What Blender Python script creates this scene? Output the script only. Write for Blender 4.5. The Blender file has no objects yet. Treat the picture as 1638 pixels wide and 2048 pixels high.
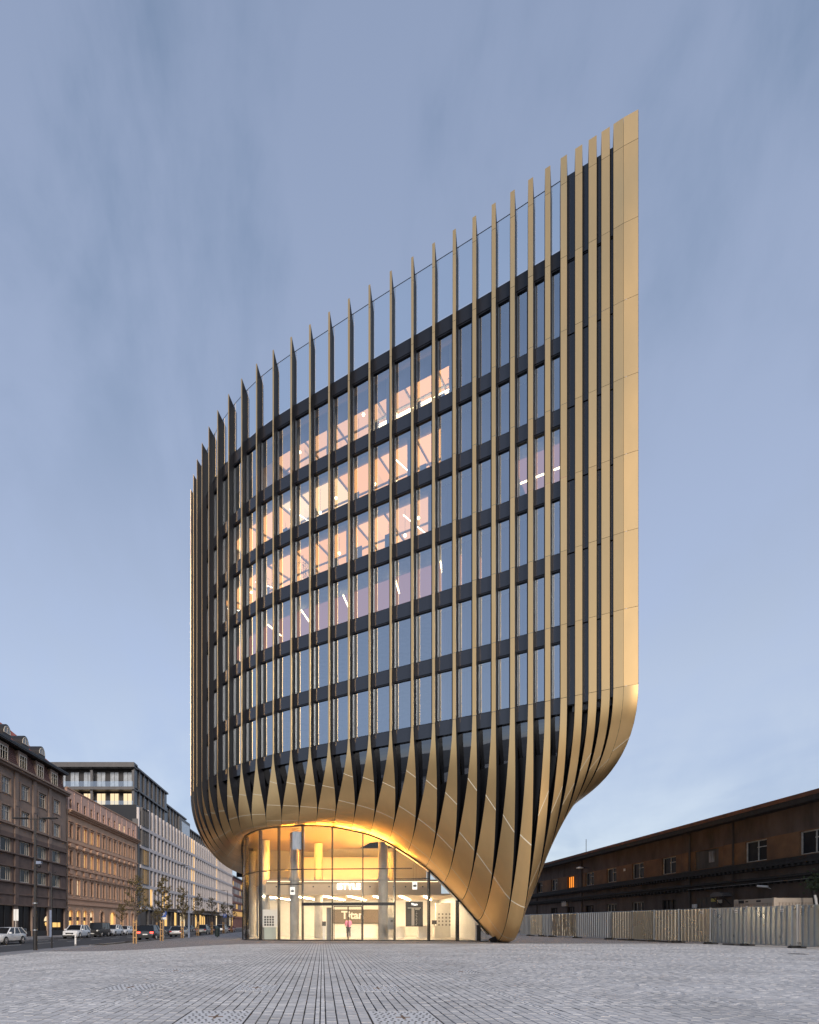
import bpy, bmesh, math, random
import numpy as np
from mathutils import Matrix, Vector
random.seed(7); np.random.seed(7)
SC = bpy.context.scene
COL = SC.collection
R = math.radians

# ------------------------------------------------------------------ camera
cam = bpy.data.cameras.new('camera'); camo = bpy.data.objects.new('camera', cam); COL.objects.link(camo)
EYE = 1.15
camo.location = (0, 0, EYE); camo.rotation_euler = (R(90), 0, 0)
cam.sensor_fit = 'VERTICAL'; cam.sensor_height = 36.0; cam.sensor_width = 36.0
cam.lens = 36.0*1160/2048
cam.shift_x = (819-645)/2048; cam.shift_y = (1848-1024)/2048
cam.clip_start = 0.1; cam.clip_end = 8000
SC.camera = camo
SC.render.resolution_x = 819; SC.render.resolution_y = 1024

# ------------------------------------------------------------------ view / world / sun
SC.view_settings.view_transform = 'Standard'
try: SC.view_settings.look = 'None'
except Exception: pass
SC.view_settings.exposure = 0.5; SC.view_settings.gamma = 1.0
SC.view_settings.use_curve_mapping = False
SC.render.engine = 'CYCLES'
SC.cycles.max_bounces = 8; SC.cycles.transparent_max_bounces = 16
SC.cycles.diffuse_bounces = 3; SC.cycles.glossy_bounces = 4
SC.cycles.caustics_reflective = False; SC.cycles.caustics_refractive = False
SC.cycles.sample_clamp_indirect = 4.0
try:
    SC.cycles.use_denoising = True
except Exception: pass

SUN_EL, SUN_AZ = 22.0, 172.0      # azimuth clockwise from +Y: behind the camera, to the right
SKY_N = 0.5
world = bpy.data.worlds.new("World"); SC.world = world; world.use_nodes = True
def build_world():
    nt = world.node_tree; N = nt.nodes; L = nt.links; N.clear()
    out = N.new('ShaderNodeOutputWorld')
    sky = N.new('ShaderNodeTexSky'); sky.sky_type = 'NISHITA'; sky.sun_disc = False
    sky.sun_elevation = R(SUN_EL); sky.sun_rotation = R(SUN_AZ)
    bg1 = N.new('ShaderNodeBackground'); bg1.inputs[1].default_value = 0.05*SKY_N
    L.new(sky.outputs[0], bg1.inputs[0])
    tc = N.new('ShaderNodeTexCoord')
    sep = N.new('ShaderNodeSeparateXYZ'); L.new(tc.outputs['Generated'], sep.inputs[0])
    zc = N.new('ShaderNodeMath'); zc.operation = 'MAXIMUM'; zc.inputs[1].default_value = 0.0; L.new(sep.outputs[2], zc.inputs[0])
    ramp = N.new('ShaderNodeValToRGB'); cr = ramp.color_ramp
    cr.elements[0].position = 0.0; cr.elements[0].color = (0.432, 0.464, 0.520, 1)
    cr.elements[1].position = 1.0; cr.elements[1].color = (0.082, 0.125, 0.20, 1)
    for p, c in ((0.12, (0.400, 0.444, 0.524, 1)), (0.3, (0.348, 0.396, 0.496, 1)), (0.55, (0.250, 0.298, 0.412, 1)), (0.78, (0.125, 0.178, 0.275, 1))):
        e = cr.elements.new(p); e.color = c
    L.new(zc.outputs[0], ramp.inputs[0])
    # clouds on a flat layer overhead
    zz = N.new('ShaderNodeMath'); zz.operation = 'ADD'; zz.inputs[1].default_value = 0.16; L.new(zc.outputs[0], zz.inputs[0])
    dx = N.new('ShaderNodeMath'); dx.operation = 'DIVIDE'; L.new(sep.outputs[0], dx.inputs[0]); L.new(zz.outputs[0], dx.inputs[1])
    dy = N.new('ShaderNodeMath'); dy.operation = 'DIVIDE'; L.new(sep.outputs[1], dy.inputs[0]); L.new(zz.outputs[0], dy.inputs[1])
    cmb = N.new('ShaderNodeCombineXYZ'); L.new(dx.outputs[0], cmb.inputs[0]); L.new(dy.outputs[0], cmb.inputs[1])
    def noise(scale, sx, sy, detail, rot=0, off=0, d3=False, sz=1):
        mp = N.new('ShaderNodeMapping'); mp.inputs['Scale'].default_value = (sx, sy, sz); mp.inputs['Rotation'].default_value = (0, 0, R(rot))
        mp.inputs['Location'].default_value = (off, off*.7, 0)
        L.new((tc.outputs['Generated'] if d3 else cmb.outputs[0]), mp.inputs[0])
        n = N.new('ShaderNodeTexNoise'); n.inputs['Scale'].default_value = scale; n.inputs['Detail'].default_value = detail
        n.inputs['Roughness'].default_value = 0.55; n.inputs['Distortion'].default_value = 0.35
        L.new(mp.outputs[0], n.inputs[0]); return n
    n1 = noise(2.6, 1.5, 1.0, 7, 0, 1.7, True, .75); n2 = noise(2.2, 1.3, 0.8, 6, -10, 8.3)
    mul = N.new('ShaderNodeMath'); mul.operation = 'MULTIPLY_ADD'; L.new(n2.outputs[0], mul.inputs[0]); mul.inputs[1].default_value = 0.45
    L.new(n1.outputs[0], mul.inputs[2])
    mr = N.new('ShaderNodeMapRange'); mr.inputs[1].default_value = 0.52; mr.inputs[2].default_value = 0.82
    mr.inputs[3].default_value = 0.0; mr.inputs[4].default_value = 1.0; mr.interpolation_type = 'SMOOTHSTEP'
    L.new(mul.outputs[0], mr.inputs[0])
    ccol = N.new('ShaderNodeValToRGB'); c2 = ccol.color_ramp
    c2.elements[0].position = 0.0; c2.elements[0].color = (0.245, 0.29, 0.385, 1)
    c2.elements[1].position = 0.9; c2.elements[1].color = (0.20, 0.245, 0.355, 1)
    e = c2.elements.new(0.35); e.color = (0.315, 0.37, 0.505, 1)
    L.new(zc.outputs[0], ccol.inputs[0])
    fac = N.new('ShaderNodeMath'); fac.operation = 'MULTIPLY'; fac.inputs[1].default_value = 0.95; L.new(mr.outputs[0], fac.inputs[0])
    mix = N.new('ShaderNodeMix'); mix.data_type = 'RGBA'; L.new(fac.outputs[0], mix.inputs[0]); L.new(ramp.outputs[0], mix.inputs[6]); L.new(ccol.outputs[0], mix.inputs[7])
    bg2 = N.new('ShaderNodeBackground'); bg2.inputs[1].default_value = 0.88; L.new(mix.outputs[2], bg2.inputs[0])
    add = N.new('ShaderNodeAddShader'); L.new(bg1.outputs[0], add.inputs[0]); L.new(bg2.outputs[0], add.inputs[1])
    L.new(add.outputs[0], out.inputs[0])
build_world()
sun = bpy.data.lights.new('sun', 'SUN'); sun.energy = 2.1; sun.angle = R(20); sun.color = (1.0, 0.88, 0.76)
suno = bpy.data.objects.new('sun', sun); COL.objects.link(suno)
_d = Vector((math.sin(R(SUN_AZ))*math.cos(R(SUN_EL)), math.cos(R(SUN_AZ))*math.cos(R(SUN_EL)), math.sin(R(SUN_EL))))
suno.rotation_euler = _d.to_track_quat('Z', 'Y').to_euler(); suno.location = (30, -60, 40)

# ------------------------------------------------------------------ materials
def mat(name, base, rough=0.6, metal=0.0, spec=0.5, noise=0.0, nscale=3.0, bump=0.0, bscale=30.0, col2=None, stretch=(1, 1, 1),
        island=0.0, emit=None, estr=0.0, rnoise=0.0):
    m = bpy.data.materials.new(name); m.use_nodes = True
    nt = m.node_tree; N = nt.nodes; L = nt.links
    b = N['Principled BSDF']
    b.inputs['Base Color'].default_value = (*base, 1); b.inputs['Roughness'].default_value = rough
    b.inputs['Metallic'].default_value = metal; b.inputs['Specular IOR Level'].default_value = spec
    src = None
    if noise or col2 or bump or rnoise:
        tc = N.new('ShaderNodeTexCoord'); mp = N.new('ShaderNodeMapping'); mp.inputs['Scale'].default_value = stretch
        L.new(tc.outputs['Object'], mp.inputs[0])
    if noise or col2:
        n = N.new('ShaderNodeTexNoise'); n.inputs['Scale'].default_value = nscale; n.inputs['Detail'].default_value = 6; n.inputs['Roughness'].default_value = .62
        L.new(mp.outputs[0], n.inputs[0])
        mr = N.new('ShaderNodeMapRange'); mr.inputs[1].default_value = .3; mr.inputs[2].default_value = .7
        L.new(n.outputs[0], mr.inputs[0])
        mx = N.new('ShaderNodeMix'); mx.data_type = 'RGBA'
        c1 = col2 if col2 else tuple(max(0, c*(1-noise)) for c in base)
        c0 = base if col2 else tuple(min(1, c*(1+noise*.7)) for c in base)
        mx.inputs[6].default_value = (*c0, 1); mx.inputs[7].default_value = (*c1, 1)
        L.new(mr.outputs[0], mx.inputs[0]); src = mx.outputs[2]
    if island:
        g = N.new('ShaderNodeNewGeometry'); oi = N.new('ShaderNodeObjectInfo')
        ad = N.new('ShaderNodeMath'); ad.operation = 'ADD'; L.new(g.outputs['Random Per Island'], ad.inputs[0]); L.new(oi.outputs['Random'], ad.inputs[1])
        fr = N.new('ShaderNodeMath'); fr.operation = 'FRACT'; L.new(ad.outputs[0], fr.inputs[0])
        m2 = N.new('ShaderNodeMapRange'); m2.inputs[3].default_value = 1-island; m2.inputs[4].default_value = 1+island; L.new(fr.outputs[0], m2.inputs[0])
        mm = N.new('ShaderNodeMix'); mm.data_type = 'RGBA'; mm.blend_type = 'MULTIPLY'; mm.inputs[0].default_value = 1
        if src: L.new(src, mm.inputs[6])
        else: mm.inputs[6].default_value = (*base, 1)
        L.new(m2.outputs[0], mm.inputs[7]); src = mm.outputs[2]
    if src: L.new(src, b.inputs['Base Color'])
    if rnoise:
        n3 = N.new('ShaderNodeTexNoise'); n3.inputs['Scale'].default_value = nscale; L.new(mp.outputs[0], n3.inputs[0])
        m3 = N.new('ShaderNodeMapRange'); m3.inputs[1].default_value = .3; m3.inputs[2].default_value = .7
        m3.inputs[3].default_value = max(0, rough-rnoise); m3.inputs[4].default_value = min(1, rough+rnoise)
        L.new(n3.outputs[0], m3.inputs[0]); L.new(m3.outputs[0], b.inputs['Roughness'])
    if bump:
        n2 = N.new('ShaderNodeTexNoise'); n2.inputs['Scale'].default_value = bscale; n2.inputs['Detail'].default_value = 5
        L.new(mp.outputs[0], n2.inputs[0])
        bp = N.new('ShaderNodeBump'); bp.inputs['Strength'].default_value = bump; bp.inputs['Distance'].default_value = .02
        L.new(n2.outputs[0], bp.inputs['Height']); L.new(bp.outputs[0], b.inputs['Normal'])
    if emit:
        b.inputs['Emission Color'].default_value = (*emit, 1); b.inputs['Emission Strength'].default_value = estr
    return m

def glass(name, refl=0.2, tint=(.8, .85, .88), rough=0.02, rcol=(.9, .95, 1), bump=0.0, bscale=.6):
    m = bpy.data.materials.new(name); m.use_nodes = True
    nt = m.node_tree; N = nt.nodes; L = nt.links; N.clear()
    out = N.new('ShaderNodeOutputMaterial'); mix = N.new('ShaderNodeMixShader')
    t = N.new('ShaderNodeBsdfTransparent'); t.inputs[0].default_value = (*tint, 1)
    g = N.new('ShaderNodeBsdfGlossy'); g.inputs[0].default_value = (*rcol, 1); g.inputs['Roughness'].default_value = rough
    fr = N.new('ShaderNodeLayerWeight'); fr.inputs[0].default_value = .5
    pw = N.new('ShaderNodeMath'); pw.operation = 'POWER'; pw.inputs[1].default_value = 4.0; L.new(fr.outputs['Facing'], pw.inputs[0])
    mr = N.new('ShaderNodeMapRange'); mr.inputs[1].default_value = 0; mr.inputs[2].default_value = 1
    mr.inputs[3].default_value = refl; mr.inputs[4].default_value = 1
    L.new(pw.outputs[0], mr.inputs[0]); L.new(mr.outputs[0], mix.inputs[0])
    L.new(t.outputs[0], mix.inputs[1]); L.new(g.outputs[0], mix.inputs[2]); L.new(mix.outputs[0], out.inputs[0])
    if bump:
        tc = N.new('ShaderNodeTexCoord'); n = N.new('ShaderNodeTexNoise'); n.inputs['Scale'].default_value = bscale; n.inputs['Detail'].default_value = 1
        L.new(tc.outputs['Object'], n.inputs[0]); bp = N.new('ShaderNodeBump'); bp.inputs['Strength'].default_value = bump; bp.inputs['Distance'].default_value = .05
        L.new(n.outputs[0], bp.inputs['Height']); L.new(bp.outputs[0], g.inputs['Normal'])
    return m
def emis(name, col, s):
    m = bpy.data.materials.new(name); m.use_nodes = True
    nt = m.node_tree; N = nt.nodes; N.clear()
    o = N.new('ShaderNodeOutputMaterial'); e = N.new('ShaderNodeEmission'); e.inputs[0].default_value = (*col, 1); e.inputs[1].default_value = s
    nt.links.new(e.outputs[0], o.inputs[0]); return m

M = {}
M['gold'] = mat('champagne_metal', (.87, .578, .268), rough=.35, metal=.92, noise=.09, nscale=.5, rnoise=.06, island=.05, stretch=(1, 1, .35))
M['edge_glint'] = mat('painted_edge_glint', (.93, .82, .62), rough=.45, metal=.3)  # paler strips along the joints paint the sky glint of folded panel edges
M['dark'] = mat('anthracite_metal', (.014, .015, .020), rough=.34, metal=.1, noise=.2, nscale=1.5)
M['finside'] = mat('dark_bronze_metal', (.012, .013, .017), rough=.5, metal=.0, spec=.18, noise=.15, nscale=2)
M['spandrel'] = mat('slate_panel', (.014, .016, .024), rough=.16, metal=.0, spec=.9, noise=.12, nscale=.8)
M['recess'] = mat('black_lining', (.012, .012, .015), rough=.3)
M['glass'] = glass('window_glass', refl=.50, tint=(.78, .82, .86), rcol=(.80, .90, 1.0), bump=.12, bscale=.5)
M['glass_dark'] = glass('dark_skirt_glass', refl=.2, tint=(.35, .37, .4), rcol=(.85, .9, 1), bump=.2, bscale=.7)
M['glass_rail'] = glass('balustrade_glass', refl=.3, tint=(.86, .92, .95))
M['glass_shop'] = glass('shop_glass', refl=.05, tint=(.93, .93, .90), bump=.05, bscale=.4)
M['slab'] = mat('interior_slab', (.35, .35, .35), rough=.8, noise=.2)
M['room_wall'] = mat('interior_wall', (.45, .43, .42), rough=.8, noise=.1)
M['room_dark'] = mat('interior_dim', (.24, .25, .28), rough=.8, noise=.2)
M['curtain'] = mat('grey_blue_curtain', (.13, .15, .27), rough=.9, noise=.15, nscale=2, stretch=(4, 4, .2))
M['lit_peach'] = emis('lit_ceiling_peach', (1.0, .47, .19), 1.75)
M['lit_warm'] = emis('lit_ceiling_warm', (1.0, .60, .29), 1.8)
M['lit_dim'] = emis('lit_ceiling_dim', (1.0, .45, .36), .40)
M['lamp_warm'] = emis('lamp_warm', (1.0, .80, .45), 7)
M['lamp_white'] = emis('lamp_white', (1.0, .86, .66), 7)
M['concrete'] = mat('smooth_concrete', (.36, .34, .31), rough=.75, noise=.25, nscale=2.2, bump=.15, bscale=14, stretch=(1, 1, .4))
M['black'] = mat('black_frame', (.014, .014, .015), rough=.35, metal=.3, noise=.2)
M['paver'] = mat('grey_stone_paver', (.56, .545, .53), rough=.78, noise=.2, nscale=5, bump=.12, bscale=60, island=.085)
M['paver_lt'] = mat('pale_stone_paver', (.60, .59, .58), rough=.75, noise=.16, nscale=6, bump=.12, bscale=60, island=.12)
def stains(m, scale, lo, hi):
    nt = m.node_tree; N = nt.nodes; L = nt.links; b = N['Principled BSDF']; old = b.inputs['Base Color'].links[0].from_socket
    gm = N.new('ShaderNodeNewGeometry'); n = N.new('ShaderNodeTexNoise'); n.inputs['Scale'].default_value = scale; n.inputs['Detail'].default_value = 5; n.inputs['Roughness'].default_value = .65
    L.new(gm.outputs['Position'], n.inputs[0]); mr = N.new('ShaderNodeMapRange'); mr.inputs[1].default_value = .36; mr.inputs[2].default_value = .6; mr.inputs[3].default_value = lo; mr.inputs[4].default_value = hi
    L.new(n.outputs[0], mr.inputs[0]); mm = N.new('ShaderNodeMix'); mm.data_type = 'RGBA'; mm.blend_type = 'MULTIPLY'; mm.inputs[0].default_value = 1
    L.new(old, mm.inputs[6]); L.new(mr.outputs[0], mm.inputs[7]); L.new(mm.outputs[2], b.inputs['Base Color'])
for k_ in ('paver', 'paver_lt'): stains(M[k_], .45, .80, 1.03)
M['joint'] = mat('dark_joint_sand', (.055, .052, .05), rough=.95, noise=.4, nscale=20)
M['white'] = mat('white_plaster', (.80, .78, .74), rough=.6, noise=.06)

# ------------------------------------------------------------------ mesh helpers
WL = {}
class MB:
    def __init__(s): s.v = []; s.f = []; s.m = []
    def add(s, vs, fs, mi=0):
        b = len(s.v); s.v += [tuple(map(float, p)) for p in vs]; s.f += [tuple(b+i for i in f) for f in fs]; s.m += [mi]*len(fs); return s
    def quad(s, a, b, c, d, mi=0): return s.add([a, b, c, d], [(0, 1, 2, 3)], mi)
    def box(s, x0, x1, y0, y1, z0, z1, mi=0):
        return s.add([(x0, y0, z0), (x1, y0, z0), (x1, y1, z0), (x0, y1, z0), (x0, y0, z1), (x1, y0, z1), (x1, y1, z1), (x0, y1, z1)],
                     [(0, 3, 2, 1), (4, 5, 6, 7), (0, 1, 5, 4), (1, 2, 6, 5), (2, 3, 7, 6), (3, 0, 4, 7)], mi)
    def obox(s, p, ex, ey, hx, hy, z0, z1, mi=0):
        """box with axes ex, ey (2D units) centred at p, half sizes hx, hy"""
        c = [(p[0]+sx*hx*ex[0]+sy*hy*ey[0], p[1]+sx*hx*ex[1]+sy*hy*ey[1]) for sx, sy in ((-1, -1), (1, -1), (1, 1), (-1, 1))]
        return s.add([(*q, z0) for q in c]+[(*q, z1) for q in c],
                     [(0, 3, 2, 1), (4, 5, 6, 7), (0, 1, 5, 4), (1, 2, 6, 5), (2, 3, 7, 6), (3, 0, 4, 7)], mi)
    def bar(s, a, b, w, h=None, mi=0):
        h = h or w; a = Vector(a); b = Vector(b); d = (b-a).normalized()
        up = Vector((0, 0, 1)) if abs(d.z) < .95 else Vector((1, 0, 0))
        x = d.cross(up).normalized()*w/2; y = x.cross(d).normalized()*h/2
        vs = [a-x-y, a+x-y, a+x+y, a-x+y, b-x-y, b+x-y, b+x+y, b-x+y]
        return s.add(vs, [(0, 1, 2, 3), (7, 6, 5, 4), (0, 4, 5, 1), (1, 5, 6, 2), (2, 6, 7, 3), (3, 7, 4, 0)], mi)
    def cyl(s, a, b, r0, r1=None, n=12, mi=0, cap=True):
        r1 = r0 if r1 is None else r1; a = Vector(a); b = Vector(b); d = (b-a).normalized()
        up = Vector((0, 0, 1)) if abs(d.z) < .95 else Vector((1, 0, 0))
        x = d.cross(up).normalized(); y = x.cross(d)
        vs = []
        for c, r in ((a, r0), (b, r1)):
            for i in range(n):
                t = 2*math.pi*i/n; vs.append(c+x*math.cos(t)*r+y*math.sin(t)*r)
        fs = [(i, (i+1) % n, n+(i+1) % n, n+i) for i in range(n)]
        if cap: fs += [tuple(range(n-1, -1, -1)), tuple(range(n, 2*n))]
        return s.add(vs, fs, mi)
    def lathe(s, c, prof, n=14, mi=0):
        vs = []; fs = []
        for r, z in prof:
            for i in range(n):
                t = 2*math.pi*i/n; vs.append((c[0]+r*math.cos(t), c[1]+r*math.sin(t), c[2]+z))
        for k in range(len(prof)-1):
            for i in range(n): fs.append((k*n+i, k*n+(i+1) % n, (k+1)*n+(i+1) % n, (k+1)*n+i))
        return s.add(vs, fs, mi)
    def sphere(s, c, r, n=10, mi=0):
        return s.lathe(c, [(max(1e-4, r*math.sin(math.pi*k/n)), -r*math.cos(math.pi*k/n)) for k in range(n+1)], n+2, mi)
    def grid(s, pts, mi=0, flip=False):
        """pts: rows x cols list of points"""
        n = len(pts); k = len(pts[0]); vs = [p for r in pts for p in r]; fs = []
        for i in range(n-1):
            for j in range(k-1):
                q = (i*k+j, i*k+j+1, (i+1)*k+j+1, (i+1)*k+j); fs.append(q[::-1] if flip else q)
        return s.add(vs, fs, mi)
    def prism(s, poly, axis, a0, a1, mi=0):
        """extrude a 2D polygon; axis 'x': poly=(y,z), 'y': poly=(x,z), 'z': poly=(x,y)"""
        def P(q, a): return (a, q[0], q[1]) if axis == 'x' else ((q[0], a, q[1]) if axis == 'y' else (q[0], q[1], a))
        n = len(poly); vs = [P(q, a0) for q in poly]+[P(q, a1) for q in poly]
        return s.add(vs, [(i, (i+1) % n, n+(i+1) % n, n+i) for i in range(n)]+[tuple(range(n-1, -1, -1)), tuple(range(n, 2*n))], mi)
    def mesh(s, name, mats, smooth=False):
        me = bpy.data.meshes.new(name); me.from_pydata(s.v, [], s.f)
        for m in (mats if isinstance(mats, (list, tuple)) else [mats]): me.materials.append(M[m] if isinstance(m, str) else m)
        if len(set(s.m)) > 1: me.polygons.foreach_set('material_index', s.m)
        if smooth: me.polygons.foreach_set('use_smooth', [True]*len(me.polygons))
        me.update(); return me
    def build(s, name, mats, parent=None, smooth=False, fix=True, **props):
        me = s.mesh(name, mats, smooth)
        if fix:
            bm = bmesh.new(); bm.from_mesh(me); bmesh.ops.recalc_face_normals(bm, faces=bm.faces); bm.to_mesh(me); bm.free()
        return link(name, me, parent, **props)
def link(name, me, parent=None, **props):
    o = bpy.data.objects.new(name, me); COL.objects.link(o)
    if parent is not None:
        o.parent = parent
        if parent.name in WL: o.matrix_parent_inverse = Matrix.Translation(-Vector(WL[parent.name]))
    for k, v in props.items(): o[k] = v
    return o
def thing(name, label, cat, loc=(0, 0, 0), rz=0.0, group=None, world=False):
    """Empty at a thing's base. world=True: its parts are given in world coordinates (needs rz=0)."""
    o = bpy.data.objects.new(name, None); COL.objects.link(o); o.empty_display_size = .3
    o.location = loc; o.rotation_euler = (0, 0, rz); o['label'] = label; o['category'] = cat
    if group: o['group'] = group
    if world: WL[o.name] = loc
    return o
def tag(o, label, cat, group=None):
    o['label'] = label; o['category'] = cat
    if group: o['group'] = group
    return o
def copy_tree(src, loc=None, rz=None, label=None):
    def rec(o, parent):
        c = o.copy(); COL.objects.link(c)
        if parent is not None: c.parent = parent
        for ch in list(o.children): rec(ch, c)
        return c
    r = rec(src, None)
    if loc is not None: r.location = loc
    if rz is not None: r.rotation_euler = (0, 0, rz)
    if label: r['label'] = label
    return r
def smooth_by_angle(o, ang=40):
    me = o.data; me.polygons.foreach_set('use_smooth', [True]*len(me.polygons))
    me.set_sharp_from_angle(angle=R(ang))
def text_mesh(name, body, size, mats, depth=.02, font_bold=0.0, align='CENTER'):
    cu = bpy.data.curves.new(name, 'FONT'); cu.body = body; cu.size = size; cu.extrude = depth; cu.align_x = align; cu.align_y = 'CENTER'; cu.offset = font_bold
    cu.resolution_u = 3
    to = bpy.data.objects.new(name, cu); COL.objects.link(to)
    dg = bpy.context.evaluated_depsgraph_get(); me = bpy.data.meshes.new_from_object(to.evaluated_get(dg))
    bpy.data.objects.remove(to); bpy.data.curves.remove(cu)
    me.materials.clear(); me.materials.append(M[mats]); me.name = name
    return me
def px_x(px, z): return (px-645)/1160*z

# ================================================================== GROUND
def g(x):
    t = np.clip((-3.0-np.asarray(x, float))/11.0, 0, 1); return -.45*t*t*(3-2*t)
gx = lambda x: float(g(x))
mb = MB(); mb.box(-3000, 3000, -3000, 3000, -1.2, -.80)
M['earth'] = mat('dull_ground', (.12, .12, .115), rough=.95, noise=.3, nscale=.05)
mb.build('ground', 'earth', kind='structure')
KX = -16.2
# plaza bed
mb = MB(); xs = list(np.linspace(KX, 31, 60)); ys = list(np.linspace(-20, 34, 28))
mb.grid([[(x, y, gx(x)-.022) for x in xs] for y in ys])
plaza = mb.build('plaza', 'joint', kind='structure')
# fine setts strip along the building and the yard behind
def setts_material():
    m = mat('small_setts', (.38, .345, .33), rough=.75, noise=.3, nscale=3, bump=.4, bscale=40)
    nt = m.node_tree; N = nt.nodes; L = nt.links; b = N['Principled BSDF']
    old = b.inputs['Base Color'].links[0].from_socket
    tc = N.new('ShaderNodeTexCoord'); br = N.new('ShaderNodeTexBrick'); br.inputs['Scale'].default_value = 1
    br.inputs['Brick Width'].default_value = .11; br.inputs['Row Height'].default_value = .11; br.inputs['Mortar Size'].default_value = .012
    br.inputs['Color1'].default_value = (1, 1, 1, 1); br.inputs['Color2'].default_value = (.8, .8, .8, 1); br.inputs['Mortar'].default_value = (.3, .3, .3, 1)
    L.new(tc.outputs['Object'], br.inputs[0])
    mm = N.new('ShaderNodeMix'); mm.data_type = 'RGBA'; mm.blend_type = 'MULTIPLY'; mm.inputs[0].default_value = 1
    L.new(old, mm.inputs[6]); L.new(br.outputs[0], mm.inputs[7]); L.new(mm.outputs[2], b.inputs['Base Color'])
    return m
M['setts'] = setts_material()
mb = MB(); ys = list(np.linspace(34, 120, 30))
mb.grid([[(x, y, gx(x)-.004) for x in xs] for y in ys]); mb.build('pavement', 'setts', kind='structure')

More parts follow.
